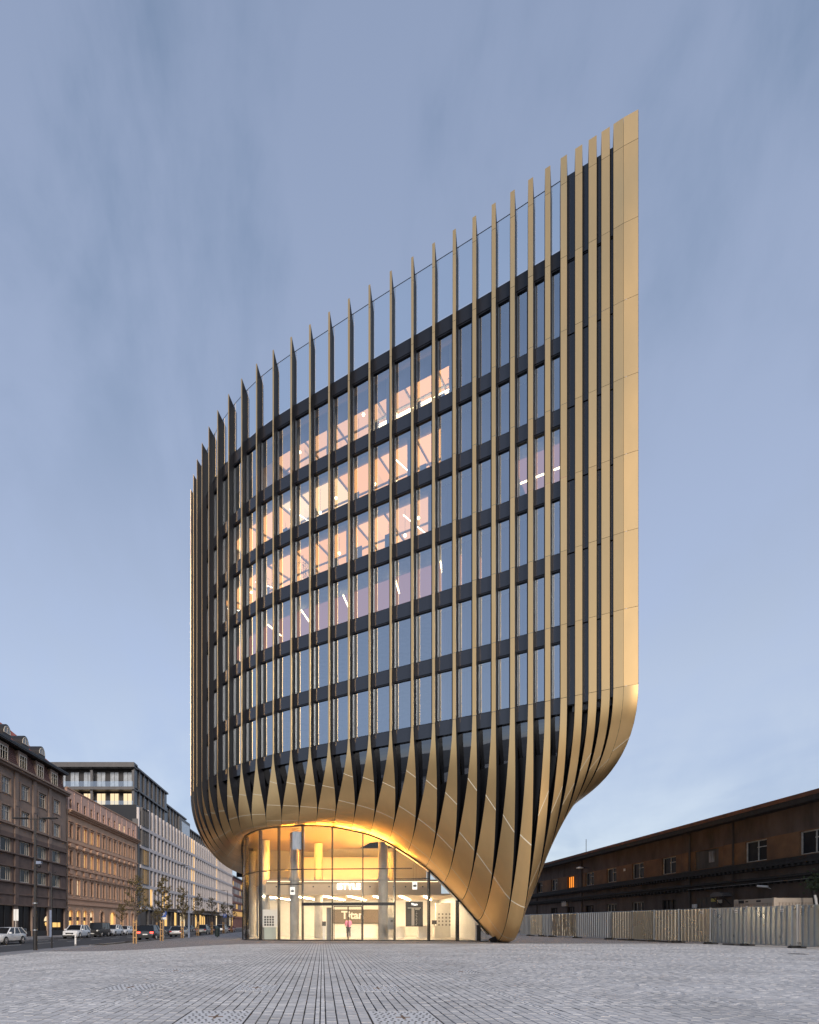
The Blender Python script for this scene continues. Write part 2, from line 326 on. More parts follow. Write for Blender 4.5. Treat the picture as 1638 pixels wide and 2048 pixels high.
def build_pavers():
    pitch, j = .1364, .011
    rows = []       # (x0, x1, light)
    i = 0; x = -.03-pitch/2
    def rowset(start, sgn, lim):
        k = 0; x = start
        while (x < lim if sgn > 0 else x > lim):
            a, b = (x, x+pitch) if sgn > 0 else (x-pitch, x)
            if k % 22 == 0:
                mid = (a+b)/2; rows.append((a, mid, True)); rows.append((mid, b, True))
            else: rows.append((a, b, False))
            x += sgn*pitch; k += 1
    rowset(x, 1, 30.5); k0 = len(rows)
    rowset2 = []
    k = 1; x = -.03-pitch/2
    while x > KX+.05:
        a, b = x-pitch, x
        if k % 22 == 0:
            mid = (a+b)/2; rows.append((a, mid, True)); rows.append((mid, b, True))
        else: rows.append((a, b, False))
        x -= pitch; k += 1
    bands = [8.28+4.75*q for q in range(-1, 6)]
    segs = []
    y = 5.6
    cuts = sorted(bands)
    out = []
    rng = random.Random(3)
    for (a, b, lt) in rows:
        xm = (a+b)/2
        ymin = max(5.6, abs(xm)/1.35-1.0)
        prev = 3.4
        spans = []
        for c in cuts: spans.append((prev, c-.045, lt)); spans.append((c-.045, c+.045, 'b')); prev = c+.045
        spans.append((prev, 34.0, lt))
        for (s0, s1, kind) in spans:
            if s1 < ymin: continue
            if kind == 'b': out.append((a, b, s0, s1, True)); continue
            ln = .105 if kind else .205
            y = s0; first = True
            while y < s1-.03:
                l = ln*rng.uniform(.9, 1.1)
                if first: l *= rng.uniform(.35, 1.0); first = False
                e = min(s1, y+l)
                if s1-e < .05: e = s1
                if e > ymin: out.append((a, b, y, e, bool(kind)))
                y = e
    # covers occupy some pavers
    keep = []; box = {}
    for p in out:
        xm, ym = (p[0]+p[1])/2, (p[2]+p[3])/2
        hit = next((q for q, (cx, cy, w, d) in enumerate(COVERS) if abs(xm-cx) < w/2-.03 and abs(ym-cy) < d/2-.03), None)
        if hit is not None:
            o_ = box.get(hit, (9e9, -9e9, 9e9, -9e9)); box[hit] = (min(o_[0], p[0]), max(o_[1], p[1]), min(o_[2], p[2]), max(o_[3], p[3])); continue
        keep.append(p)
    for q, (x0, x1, y0, y1) in box.items():
        cx, cy, w, d = COVERS[q]; COVERS[q] = ((x0+x1)/2, cy, x1-x0-.03, d)
    # pavers cut at the cover's near and far edges
    cut = []
    for (a, b, y0, y1, lt) in keep:
        xm = (a+b)/2
        for cx, cy, w, d in COVERS:
            if abs(xm-cx) < w/2:
                if y0 < cy-d/2 < y1: y1 = cy-d/2
                elif y0 < cy+d/2 < y1: y0 = cy+d/2
        if y1-y0 > .02: cut.append((a, b, y0, y1, lt))
    extra = []
    for q, (x0, x1, y0, y1) in box.items():
        cx, cy, w, d = COVERS[q]
        xs_ = sorted(set((p[0], p[1]) for p in out if x0-1e-6 <= p[0] and p[1] <= x1+1e-6))
        for a, b in xs_:
            near_ = max([p[3] for p in cut if p[0] == a and p[3] <= cy-d/2+1e-6] or [cy-d/2]); far_ = min([p[2] for p in cut if p[0] == a and p[2] >= cy+d/2-1e-6] or [cy+d/2])
            if cy-d/2-near_ > .03: extra.append((a, b, near_, cy-d/2, False))
            if far_-cy-d/2 > .03: extra.append((a, b, cy+d/2, far_, False))
    keep = cut+extra
    vis = [p for p in keep if p[2] > 6.5 and -.556*p[2]-.0 < (p[0]+p[1])/2 < .856*p[2]]
    vis.sort(key=lambda p: p[2])
    near = set(id(p) for p in vis[:300])
    def paver_geo(a, b, y0, y1, dz, gap, ch, z0=0.0, bot=-.03):
        a += gap*1.35; b -= gap*1.35; y0 += gap*.5; y1 -= gap*.5
        tz = z0+dz
        top = [(a+ch, y0+ch, tz), (b-ch, y0+ch, tz), (b-ch, y1-ch, tz), (a+ch, y1-ch, tz)]
        lo = [(a, y0, tz-ch*1.1), (b, y0, tz-ch*1.1), (b, y1, tz-ch*1.1), (a, y1, tz-ch*1.1)]
        return top+lo
    FQ = [(0, 1, 2, 3), (4, 5, 1, 0), (5, 6, 2, 1), (6, 7, 3, 2), (7, 4, 0, 3)]
    V = []; F = []; MI = []
    shared = {}
    for p in keep:
        a, b, y0, y1, lt = p
        dz = rng.uniform(-.003, .003); xm = (a+b)/2
        if id(p) in near:
            w = round(b-a, 3); l = round((y1-y0)/.02)*.02
            key = (w, l, lt)
            if key not in shared:
                me = bpy.data.meshes.new('paver'); q = paver_geo(-w/2, w/2, -l/2, l/2, 0, .0055, .005)
                q += [(x_, y_, -.03) for x_, y_, _ in q[4:8]]
                me.from_pydata(q, [], FQ+[(8, 9, 5, 4), (9, 10, 6, 5), (10, 11, 7, 6), (11, 8, 4, 7)])
                me.materials.append(M['paver_lt' if lt else 'paver']); me.update(); shared[key] = me
            o = bpy.data.objects.new('paver', shared[key]); COL.objects.link(o); o.parent = plaza
            sl = (gx(xm+.1)-gx(xm-.1))/.2
            o.location = (xm, (y0+y1)/2, gx(xm)+dz); o.rotation_euler = (rng.uniform(-.006, .006), -math.atan(sl)+rng.uniform(-.006, .006), rng.uniform(-.008, .008))
            o.scale = (1, (y1-y0)/max(l, .02), 1)
            continue
        q = np.array(paver_geo(a+rng.uniform(-.0015, .0015), b+rng.uniform(-.0015, .0015), y0, y1, dz, .0055, .005))
        q[:, 2] += g(q[:, 0])
        n = len(V); V.extend(map(tuple, q)); F.extend([tuple(n+i for i in f) for f in FQ]); MI.extend([1 if lt else 0]*5)
    me = bpy.data.meshes.new('paving_stones'); me.from_pydata(V, [], F); me.materials.append(M['paver']); me.materials.append(M['paver_lt'])
    me.polygons.foreach_set('material_index', MI); me.update()
    o = link('paving_stones', me, plaza, kind='stuff')

# inspection covers filled with studded stone (x, y, width, depth)
COVERS = [(px_x(760, 10.4), 10.4, .84, .98), (px_x(509, 10.5), 10.5, .84, .98), (px_x(815, 7.15), 7.15, .86, 1.0), (px_x(440, 7.2), 7.2, .86, 1.0),
          (px_x(355, 14.4), 14.4, .84, .98), (px_x(735, 14.3), 14.3, .84, .98), (px_x(925, 14.0), 14.0, .84, .98), (px_x(262, 10.6), 10.6, .84, .98)]
build_pavers()
CLAB = ['pale studded cover with brown cross, third from the paving edge near centre', 'pale studded cover with brown cross beside the central paving band',
        'nearest large pale studded cover, cut by the bottom edge, right of the central band', 'nearest pale studded cover, cut by the bottom edge, before the left paving band',
        'small far pale cover in the paving below the dark parked car side', 'far pale cover in the paving in front of the shop entrance',
        'far pale cover in the paving in front of the golden leg', 'pale cover alone in the paving below the tree row']
M['cover'] = mat('pale_cover_stone', (.66, .65, .64), rough=.7, noise=.15, nscale=8, bump=.3, bscale=50)
M['rust'] = mat('brown_rust', (.16, .10, .06), rough=.8, noise=.3, nscale=10)
for (cx, cy, w, d), lab in zip(COVERS, CLAB):
    z = gx(cx)
    t = thing('utility_cover', lab, 'manhole cover', (cx, cy, z), group='studded covers set in the paving')
    b = MB(); b.box(-w/2, w/2, -d/2, d/2, -.04, -.001); b.build('cover_plate', 'cover', t)
    b = MB()
    for i in range(-4, 5):
        for k in range(-4, 5):
            if abs(i) <= 1 and abs(k) <= 1: continue
            xx = i*w/9.6+(w/30 if k % 2 else 0); yy = k*d/9.6
            b.box(xx-.012, xx+.012, yy-.022, yy+.022, -.002, .0015)
    b.build('stud', 'joint', t, kind='stuff')
    b = MB(); b.box(-.09, .09, -.016, .016, -.002, .004); b.box(-.015, .015, -.14, -.018, -.002, .004); b.box(-.015, .015, .018, .14, -.002, .004); b.build('cross_handle', 'rust', t)
    for x0 in (-w/2-.018, w/2+.004):
        b = MB(); b.box(x0, x0+.013, -d/2, d/2, -.04, .002); b.build('frame_bar', 'joint', t)

# kerb, tree strip, road, far pavement
M['kerb'] = mat('granite_kerb', (.36, .35, .34), rough=.8, noise=.2, nscale=4, island=.1)
M['asphalt'] = mat('asphalt', (.042, .043, .047), rough=.85, noise=.25, nscale=1.5, bump=.2, bscale=60)
M['mulch'] = mat('dark_mulch', (.045, .035, .028), rough=1, noise=.5, nscale=9, bump=.8, bscale=25)
M['paint'] = mat('road_paint', (.62, .62, .60), rough=.7, noise=.2, nscale=3)
M['flag'] = mat('pavement_flags', (.25, .245, .25), rough=.85, noise=.2, nscale=2)
RZ = -.60
kerb = thing('kerb', 'long low granite kerb between plaza and planted tree strip', 'kerb', (KX, 40, RZ), world=True)
for k in range(70):
    y0 = 18+k*1.5; b = MB(); b.box(KX-.14+.0, KX-.002, y0+.006, y0+1.494, RZ-.1, -.44); b.build('kerb_stone', 'kerb', kerb)
mb = MB(); mb.box(-18.2, KX-.145, 16, 44, RZ-.1, -.462); mb.build('footpath', 'flag', kind='structure')
mb = MB()
ys = np.linspace(44.5, 125, 60); xs2 = np.linspace(-17.75, KX-.145, 7)
mb.grid([[(x, y, -.47+.05*math.sin(3*x+y*1.7)*math.cos(y*.9)+random.uniform(-.02, .03)) for x in xs2] for y in ys])
mb.build('planting_bed', 'mulch', kind='structure')
mb = MB()
for k in range(54): mb.box(-17.9, -17.76, 44.5+k*1.5+.006, 44.5+k*1.5+1.494, RZ-.1, -.44)
tag(mb.build('bed_edging', 'kerb'), 'low stone edging between planted tree strip and asphalt street', 'kerb')
mb = MB(); mb.box(-38.2, -17.75, 8, 420, -1.0, RZ); mb.build('road', 'asphalt', kind='structure')
mb = MB(); mb.box(-60, -30.6, 10, 66, -.9, -.47); mb.box(-60, -33.2, 66, 420, -.9, -.474); mb.build('pavement', 'flag', kind='structure')
mb = MB()
for k in range(28): mb.box(-25.6, -25.45, 40+k*6, 43+k*6, RZ-.001, RZ+.004)
for k in range(30): mb.box(-29.0, -28.88, 41+k*4.5, 43.2+k*4.5, RZ-.001, RZ+.004)
mb.box(-18.6, -18.48, 40, 120, RZ-.001, RZ+.004)
mb.build('lane_marking', 'paint', kind='structure')

# ================================================================== THE GOLD AND BLACK OFFICE BUILDING
F_, CX_, CY_ = 1160., 645., 1848.
pxs = [1262, 1236, 1212, 1187, 1158.5, 1129.5, 1096.5, 1063, 1026.5, 988, 950, 910, 868.5, 826, 782, 738.5, 697.6, 658, 620, 582.5, 545, 512, 482, 455, 433, 416, 402, 392, 386, 381.4]
tipy = [225, 242, 258, 274, 292, 311, 333, 355.5, 380.5, 407, 432, 457.5, 485, 512.7, 541, 569, 596.6, 624, 648.5, 673, 697.4, 725.8, 755.4, 787.4, 818.9, 852, 885, 917.7, 949, 979.7]
NF = 30
PP = np.array([((x-CX_)/F_*(F_*39.2/(CY_-y)), F_*39.2/(CY_-y)) for x, y in zip(pxs, tipy)])
def sm(a, n=2):
    a = a.copy()
    for _ in range(n):
        b = a.copy(); b[1:-1] = .25*a[:-2]+.5*a[1:-1]+.25*a[2:]; a = b
    return a
PP = np.stack([sm(PP[:, 0]), sm(PP[:, 1])], 1)
# the flank behind the prow and the back (out of sight of the photograph)
U = np.concatenate([[-8, -7, -6, -5, -4, -3, -2, -1, -.62], np.arange(30.), [30, 31, 32]])
PX = np.concatenate([[4, 9, 13, 15.2, 16.2, 16.5, 16.3, 15.6, 15.2], PP[:, 0], [-12.0, -11.6, -9]])
PY = np.concatenate([[66, 64, 60, 53, 45, 38, 33.5, 29.8, 27.9], PP[:, 1], [55, 58, 63]])
BB = {-8: (4, 62, 6), -7: (8, 60, 6.5), -6: (11, 57, 7.2), -5: (13, 52.5, 7.8), -4: (14.3, 48, 8.2), -3: (15, 45, 8.4), -2: (15.4, 43, 8.5), -1: (15.5, 41.5, 8.5), -.62: (15.5, 40.8, 8.4),
     0: (15.1, 40.3, 8.1), 1: (14.6, 39.6, 7.6), 2: (14.2, 39, 6.9), 3: (13.8, 38.5, 5.8), 4: (13.3, 38, 4.3), 5: (12.7, 37.5, 2.4), 6: (12.0, 36.8, .7), 6.5: (11.75, 36.2, .08), 7: (11.3, 36, 0.02), 7.5: (10.9, 36.3, .1),
     8.5: (10.2, 38.2, 1.39), 9.5: (9.14, 38.5, 2.69), 10.5: (8.04, 38.8, 3.93), 11.5: (6.92, 39.1, 5.03), 12.5: (5.64, 39.3, 5.96), 13.5: (4.38, 39.4, 6.74), 14.5: (3.15, 39.5, 7.26), 15.5: (1.91, 39.6, 7.57),
     16.5: (.7, 39.7, 7.82), 17.5: (-.48, 39.8, 7.93), 18.5: (-1.68, 40, 7.96), 19.5: (-2.86, 40.4, 7.96), 20.5: (-3.9, 41, 7.94), 21.5: (-4.87, 42, 7.92), 22.5: (-5.88, 44, 7.83), 23.5: (-6.4, 46, 7.55), 24.5: (-6.7, 48, 7.2),
     25.5: (-6.95, 50, 6.9), 26.5: (-7.1, 52, 6.6), 27.5: (-7.2, 54, 6.35), 28.5: (-7.2, 56, 6.15), 29.5: (-7.1, 58, 6.0), 31: (-6.5, 61, 6), 32: (-4, 63, 6)}
bu = np.array(sorted(BB)); bv = np.array([BB[k] for k in bu])
H0, HT = 12.7, 40.35
def pchip(x, xp, fp):
    # smooth monotone-ish cubic (Catmull-Rom on uneven knots)
    x = np.clip(x, xp[0], xp[-1]); i = np.clip(np.searchsorted(xp, x)-1, 0, len(xp)-2)
    h = xp[i+1]-xp[i]; s = (x-xp[i])/h
    def sl(k):
        if k == 0: return (fp[1]-fp[0])/(xp[1]-xp[0])
        if k == len(xp)-1: return (fp[-1]-fp[-2])/(xp[-1]-xp[-2])
        d0 = (fp[k]-fp[k-1])/(xp[k]-xp[k-1]); d1 = (fp[k+1]-fp[k])/(xp[k+1]-xp[k]); h0 = xp[k]-xp[k-1]; h1 = xp[k+1]-xp[k]
        return (d0*h1+d1*h0)/(h0+h1)
    m0, m1 = sl(i), sl(i+1)
    return (2*s**3-3*s*s+1)*fp[i]+(s**3-2*s*s+s)*h*m0+(-2*s**3+3*s*s)*fp[i+1]+(s**3-s*s)*h*m1
NB = 9
def plan(u):
    if u <= -.62: return np.array([np.interp(u, U, PX), np.interp(u, U, PY)])
    return np.array([pchip(u, U[8:], PX[8:]), pchip(u, U[8:], PY[8:])])
def plan_n(u):
    d = plan(u-.05)-plan(u+.05)          # towards the prow
    n = np.array([d[1], -d[0]]); n /= np.linalg.norm(n); return n      # outward
def S(u, t):
    p2 = plan(u); p = np.array([p2[0], p2[1], H0]); b = np.array([pchip(u, bu, bv[:, k]) for k in range(3)])
    a = .56+.44*np.clip((4.5-u)/5., 0, 1)
    c1 = p-np.array([0, 0, a*(p[2]-b[2])]); c2 = b+.55*np.array([p[0]-b[0], p[1]-b[1], 0])
    return (1-t)**3*p+3*(1-t)**2*t*c1+3*(1-t)*t*t*c2+t**3*b
def S_n(u, t):
    e = .02
    du = S(u-e, t)-S(u+e, t); dt = S(u, min(1, t+e))-S(u, max(0, t-e))
    n = np.cross(dt, du); l = np.linalg.norm(n)
    if l < 1e-9: return np.array([*plan_n(u), 0])
    n = n/l
    return n
if np.dot(S_n(15, .1)[:2], plan_n(15)) < 0:
    _Sn = S_n
    def S_n(u, t): return -_Sn(u, t)
def pitch(u): return np.linalg.norm(plan(u-.5)-plan(u+.5))
# half width of each fin as a fraction of the pitch, at the top
fw = {0: .9, 1: .42, 2: .37, 3: .36, 4: .33, 5: .30, 6: .26, 7: .25, 8: .235, 9: .215, 10: .205, 11: .18, 12: .16, 13: .14, 14: .13}
def half(i):
    w = fw.get(i, .12 if i < 20 else .095); return w/2/pitch(i)
WT = np.array([0, .08, .22, .42, .57, .72]); WV = np.array([0, .07, .33, .72, .93, 1.0])
def edges(i, t):
    h = half(i); eps = .012/pitch(i)
    if i == 0: return .58, -.60
    if i == 1:
        l, r = h, .40
    else: l = r = h
    k = 1.0 if i > 5 else 1.0+.07*(6-i)
    w = float(np.interp(t/k, WT, WV))
    lim = .5-eps
    L_ = l+(lim-l)*w; R_ = r+(lim-r)*w if i != 1 else r
    return i+L_, i-R_

LOC = (3.0, 45.0, 0.0)
tower = thing('office_tower', 'tall black glass office building with golden fins flaring into a curved leg', 'building', LOC, world=True)
JO = [12.7+3.75*k for k in range(8)]
GLINTS = {}
def flare(i):
    """how far the inner left and inner right edges of a blade stand left and right of its face"""
    if i < 1: return .02, .02
    p = pitch(i); k = float(np.clip((24.5-i)/5, 0, 1))
    return min(.32, .23*p)*k+.03*(1-k), -.09*p*k
def fin_front(i, mbs):
    """front plate panels of fin i, each as its own MB"""
    res = []
    h = half(i)
    uL, uR = edges(i, 0)
    a2, b2 = plan(uL), plan(uR)
    cuts = [H0]+JO[1:]+[HT]
    for k in range(len(cuts)-1):
        z0, z1 = cuts[k]+.008, cuts[k+1]-.008
        n = plan_n(i)
        b = MB(); a_, b_ = a2, b2
        off = n*random.uniform(0, .004)
        a3 = a_+off; b3 = b_+off
        if z1 > HT-.1:
            b.quad((*a3, z0), (*b3, z0), (*b3, z1), (*a3, z1))
        else:
            b.quad((*a3, z0), (*b3, z0), (*b3, z1), (*a3, z1))
        # returned edges
        for q in (a3, b3):
            b.quad((*q, z0), (*(q-n*.03), z0), (*(q-n*.03), z1), (*q, z1))
        res.append(b)
    # skirt part
    base = [.0, .30, .55, .80, 1.0]
    sh = ((i*37) % 10)/10*.13-.05
    tc = [0]+[min(.93, max(.08, c+sh)) for c in base[1:-1]]+[1.0]
    slant = .035 if i > 6 else -.05
    for k in range(len(tc)-1):
        b = MB(); n = 9 if k else 8
        rows = []
        for r in range(n+1):
            row = []
            for c in range(4):
                f = c/3
                s0 = 0 if k == 0 else slant*(f-.5)
                s1 = 0 if k == len(tc)-2 else slant*(f-.5)
                t0 = tc[k]+s0+(.0022 if k else .0008); t1 = tc[k+1]+s1-(.0022 if k < len(tc)-2 else 0)
                t = t0+(t1-t0)*r/n
                l, rr = edges(i, t); row.append(tuple(S(l+(rr-l)*f, t)))
            rows.append(row)
        b.grid(rows); res.append(b)
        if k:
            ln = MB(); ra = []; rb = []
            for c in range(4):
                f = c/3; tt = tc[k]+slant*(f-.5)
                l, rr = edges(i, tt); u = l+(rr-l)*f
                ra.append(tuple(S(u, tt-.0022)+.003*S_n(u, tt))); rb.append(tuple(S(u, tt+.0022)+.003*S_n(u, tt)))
            ln.grid([ra, rb]); GLINTS.setdefault(i, []).append(ln)
    return res
def fin_depth(t): return .75-.5*np.clip(t/.6, 0, 1)
def fin_sides(i):
    b = MB(); n = plan_n(i)
    uL, uR = edges(i, 0)
    d_ = plan(i-.05)-plan(i+.05); d_ = d_/np.linalg.norm(d_); fL, fR = flare(i); sh = (-fL, fR)
    for s, u in ((0, uL), (1, uR)):
        q = plan(u); inn = q-n*.75+d_*sh[s]; qo = q-n*.012
        b.quad((*qo, H0), (*inn, H0), (*inn, HT-1.0), (*qo, HT-.02))
    qa, qb = plan(uL), plan(uR)
    b.quad((*(qa-n*.012), HT-.02), (*(qb-n*.012), HT-.02), (*(qb-n*.75+d_*fR), HT-1.0), (*(qa-n*.75-d_*fL), HT-1.0))
    b.quad((*(qb-n*.75+d_*fR), 35.9), (*(qa-n*.75-d_*fL), 35.9), (*(qa-n*.75-d_*fL), HT-1.0), (*(qb-n*.75+d_*fR), HT-1.0))
    for s in (0, 1):
        rows = []
        for t in np.linspace(0, 1, 26):
            u = edges(i, t)[s]; p = S(u, t); nn = np.array([*n, 0]) if t == 0 else S_n(u, t)
            d = fin_depth(t); f3 = np.array([*d_, 0])*sh[s]*max(0, 1-t/.3); rows.append([tuple(p-nn*.006), tuple(p-nn*d+f3)])
        b.grid(rows)
    return b
for i in range(NF):
    sd = fin_sides(i).build('fin', 'finside', tower)
    fr = fin_front(i, None)
    if i < 21:
        for b in fr:
            o = b.build('fin_panel', 'gold', sd, fix=False); smooth_by_angle(o, 50)
    else:
        al = MB()
        for b in fr: al.add(b.v, b.f)
        o = al.build('fin_face', 'gold', sd, fix=False); smooth_by_angle(o, 50)
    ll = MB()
    for b in GLINTS.get(i, []): ll.add(b.v, b.f)
    ll.build('joint_glint', 'edge_glint', sd, fix=False)
# back of the prow and flank: closed golden skirt strips and dark wall
fl = MB()
for i in range(-7, 0):
    rows = []
    for t in np.linspace(0, 1, 20): rows.append([tuple(S(u, t)) for u in np.linspace(i+.97 if i < -1 else i+.38, i+.03, 5)])
    fl.grid(rows)
    fl.grid([[(*plan(u), z) for u in np.linspace(i+.97 if i < -1 else i+.38, i+.03, 5)] for z in (HT, H0)])
fl.build('flank_cladding', 'gold', tower, smooth=True, fix=False)
# inner skin of the skirt (black lining behind the fins) and dark wall behind the flank
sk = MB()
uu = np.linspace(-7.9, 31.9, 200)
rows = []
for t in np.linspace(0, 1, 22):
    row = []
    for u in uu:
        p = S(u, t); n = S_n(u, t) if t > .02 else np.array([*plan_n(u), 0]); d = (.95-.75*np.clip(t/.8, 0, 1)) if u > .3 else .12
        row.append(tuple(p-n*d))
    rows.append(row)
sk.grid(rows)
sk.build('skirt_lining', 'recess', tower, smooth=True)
bw = MB()
for ua, ub in ((-7.9, -.95), (28.5, 31.9)):
    us = np.linspace(ua, ub, 40)
    bw.grid([[(*(plan(u)-plan_n(u)*.5), z) for u in us] for z in (H0, 36.0)])
bw.grid([[(*(plan(-7.9)), z), (*(plan(31.9)), z)] for z in (H0-6.5, 36.0)])
bw.build('rear_wall', 'dark', tower)
# roof deck and floor slabs
us = np.linspace(-7.9, 31.9, 120)
def ring_pt(u):
    p = plan(u)
    if 3 < u < 27: return p-plan_n(u)*1.0
    v = np.array([2.0, 48.0])-p; return p+v/np.linalg.norm(v)*1.3
ring = [ring_pt(u) for u in us]
def slab(z0, z1, name, m):
    b = MB(); n = len(ring); vs = [(*p, z0) for p in ring]+[(*p, z1) for p in ring]
    b.add(vs, [(k, (k+1) % n, n+(k+1) % n, n+k) for k in range(n)]+[tuple(range(n)), tuple(range(n, 2*n))]); return b.build(name, m, tower)
WB = [12.85+3.75*k for k in range(6)]          # window bottoms, six storeys
WH = [2.95]*5+[3.62]
for k in range(6): slab(WB[k]-.75, WB[k]-.12, 'floor_slab', 'slab')
slab(35.55, 35.98, 'roof_deck', 'dark')

# facade bays
def bay_pts(j, off):
    """left and right end of the bay between fins j and j+1 at a distance behind the fin faces"""
    uL = edges(j+1, 0)[1]; uR = edges(j, 0)[0]
    a = plan(uL)-plan_n(uL)*off; b = plan(uR)-plan_n(uR)*off
    e = (b-a)/np.linalg.norm(b-a); k = off/.75
    return a+e*flare(j+1)[1]*k, b-e*flare(j)[0]*k
def slab_box(b, a, c, n, z0, z1, th, mi=0):
    """vertical plate from plan point a to c, thickness th going inwards"""
    a = np.array(a); c = np.array(c); d = n*th
    vs = [(*a, z0), (*c, z0), (*(c-d), z0), (*(a-d), z0), (*a, z1), (*c, z1), (*(c-d), z1), (*(a-d), z1)]
    b.add(vs, [(0, 1, 2, 3), (7, 6, 5, 4), (0, 4, 5, 1), (1, 5, 6, 2), (2, 6, 7, 3), (3, 7, 4, 0)], mi)
for j in range(0, NF-1):
    um = j+.5; n = plan_n(um)
    a, c = bay_pts(j, .40); L_ = np.linalg.norm(c-a); e = (c-a)/L_
    if j == 0: continue
    if j <= 4:
        for k in range(8):
            z0 = (H0-.3 if k == 0 else JO[k]); z1 = (JO[k+1] if k < 7 else 39.75)
            if k == 6: z1 = 35.3
            if k == 7: z0 = 35.3
            b = MB(); slab_box(b, a, c, n, z0+.04, z1-.04, .12); b.build('wall_panel', 'spandrel', tower)
        b = MB(); slab_box(b, a-n*.06, c-n*.06, n, H0-.3, 39.7, .1); b.build('wall_backing', 'recess', tower)
        continue
    lj = .07 if L_ > .6 else .08*L_; rj = .05 if L_ > .6 else .06*L_
    for k in range(6):
        z0 = WB[k]; z1 = z0+WH[k]
        b = MB()
        slab_box(b, a, a+e*lj, n, z0, z1, .22); slab_box(b, c-e*rj, c, n, z0, z1, .22)
        slab_box(b, a+e*lj, c-e*rj, n, z1-.07, z1, .2); slab_box(b, a+e*lj, c-e*rj, n, z0, z0+.05, .2)
        w = b.build('window', 'dark', tower)
        b = MB(); q0 = a+e*lj-n*.10; q1 = c-e*rj-n*.10
        b.quad((*q0, z0+.05), (*q1, z0+.05), (*q1, z1-.07), (*q0, z1-.07)); b.build('pane', 'glass', w)
        # spandrel under the window
        zs = z0-.80
        b = MB(); slab_box(b, a+n*.03, c+n*.03, n, zs+.004, z0-.004, .2); b.build('spandrel_panel', 'spandrel', tower)
    # parapet
    zt = WB[5]+WH[5]
    b = MB(); slab_box(b, a+n*.03, c+n*.03, n, zt+.004, 36.05, .2); b.build('spandrel_panel', 'dark', tower)
    # roof balustrade glass
    b = MB(); q0, q1 = bay_pts(j, .30)
    b.quad((*q0, 36.05), (*q1, 36.05), (*q1, 39.55), (*q0, 39.55)); b.build('balustrade_pane', 'glass_rail', tower)
    b = MB(); slab_box(b, q0+n*.005, q1+n*.005, n, 39.55, 39.58, .03); b.build('balustrade_rail', 'dark', tower)
    # dark glass of the storey behind the flare
    b = MB(); rows = []
    for z in np.linspace(12.05, 8.2, 10):
        f = (12.05-z)/4
        sft = n*(.62+.18*f+1.1*f*f)
        p0, p1 = plan(j+1)-sft, plan(j)-sft
        rows.append([(*p0, z), (*p1, z)])
    b.grid(rows); b.build('skirt_window', 'glass_dark', tower, smooth=True)

# office interiors: rear partitions, lit ceilings, curtains
def inner(u, d): return plan(u)-plan_n(min(max(u, 3), 26))*d
def ribbon(name, m, u0, u1, d, z0, z1, n=30):
    b = MB(); b.grid([[(*inner(u, d), z) for u in np.linspace(u0, u1, n)] for z in (z0, z1)]); return b.build(name, m, tower)
def ceiling(name, m, u0, u1, d0, d1, z, n=30):
    b = MB(); b.grid([[(*inner(u, d), z) for u in np.linspace(u0, u1, n)] for d in (d0, d1)]); return b.build(name, m, tower)
def cross(name, m, u, d0, d1, z0, z1):
    b = MB(); b.quad((*inner(u, d0), z0), (*inner(u, d1), z0), (*inner(u, d1), z1), (*inner(u, d0), z1)); return b.build(name, m, tower)
RI = random.Random(77)
M['lit_a'] = emis('lit_ceiling_amber', (1.0, .44, .15), 1.6); M['lit_b'] = emis('lit_ceiling_orange', (1.0, .50, .24), 1.35); M['lit_c'] = emis('lit_ceiling_cream', (1.0, .66, .36), 1.8)
M['sheer'] = mat('sheer_curtain', (.55, .50, .44), rough=.9, noise=.1, nscale=3, stretch=(5, 5, .2))
LITM = {5: ['lit_peach', 'lit_b', 'lit_b'], 4: ['lit_warm', 'lit_c', 'lit_a', 'lit_peach'], 3: ['lit_peach', 'lit_a', 'lit_b', 'lit_c']}
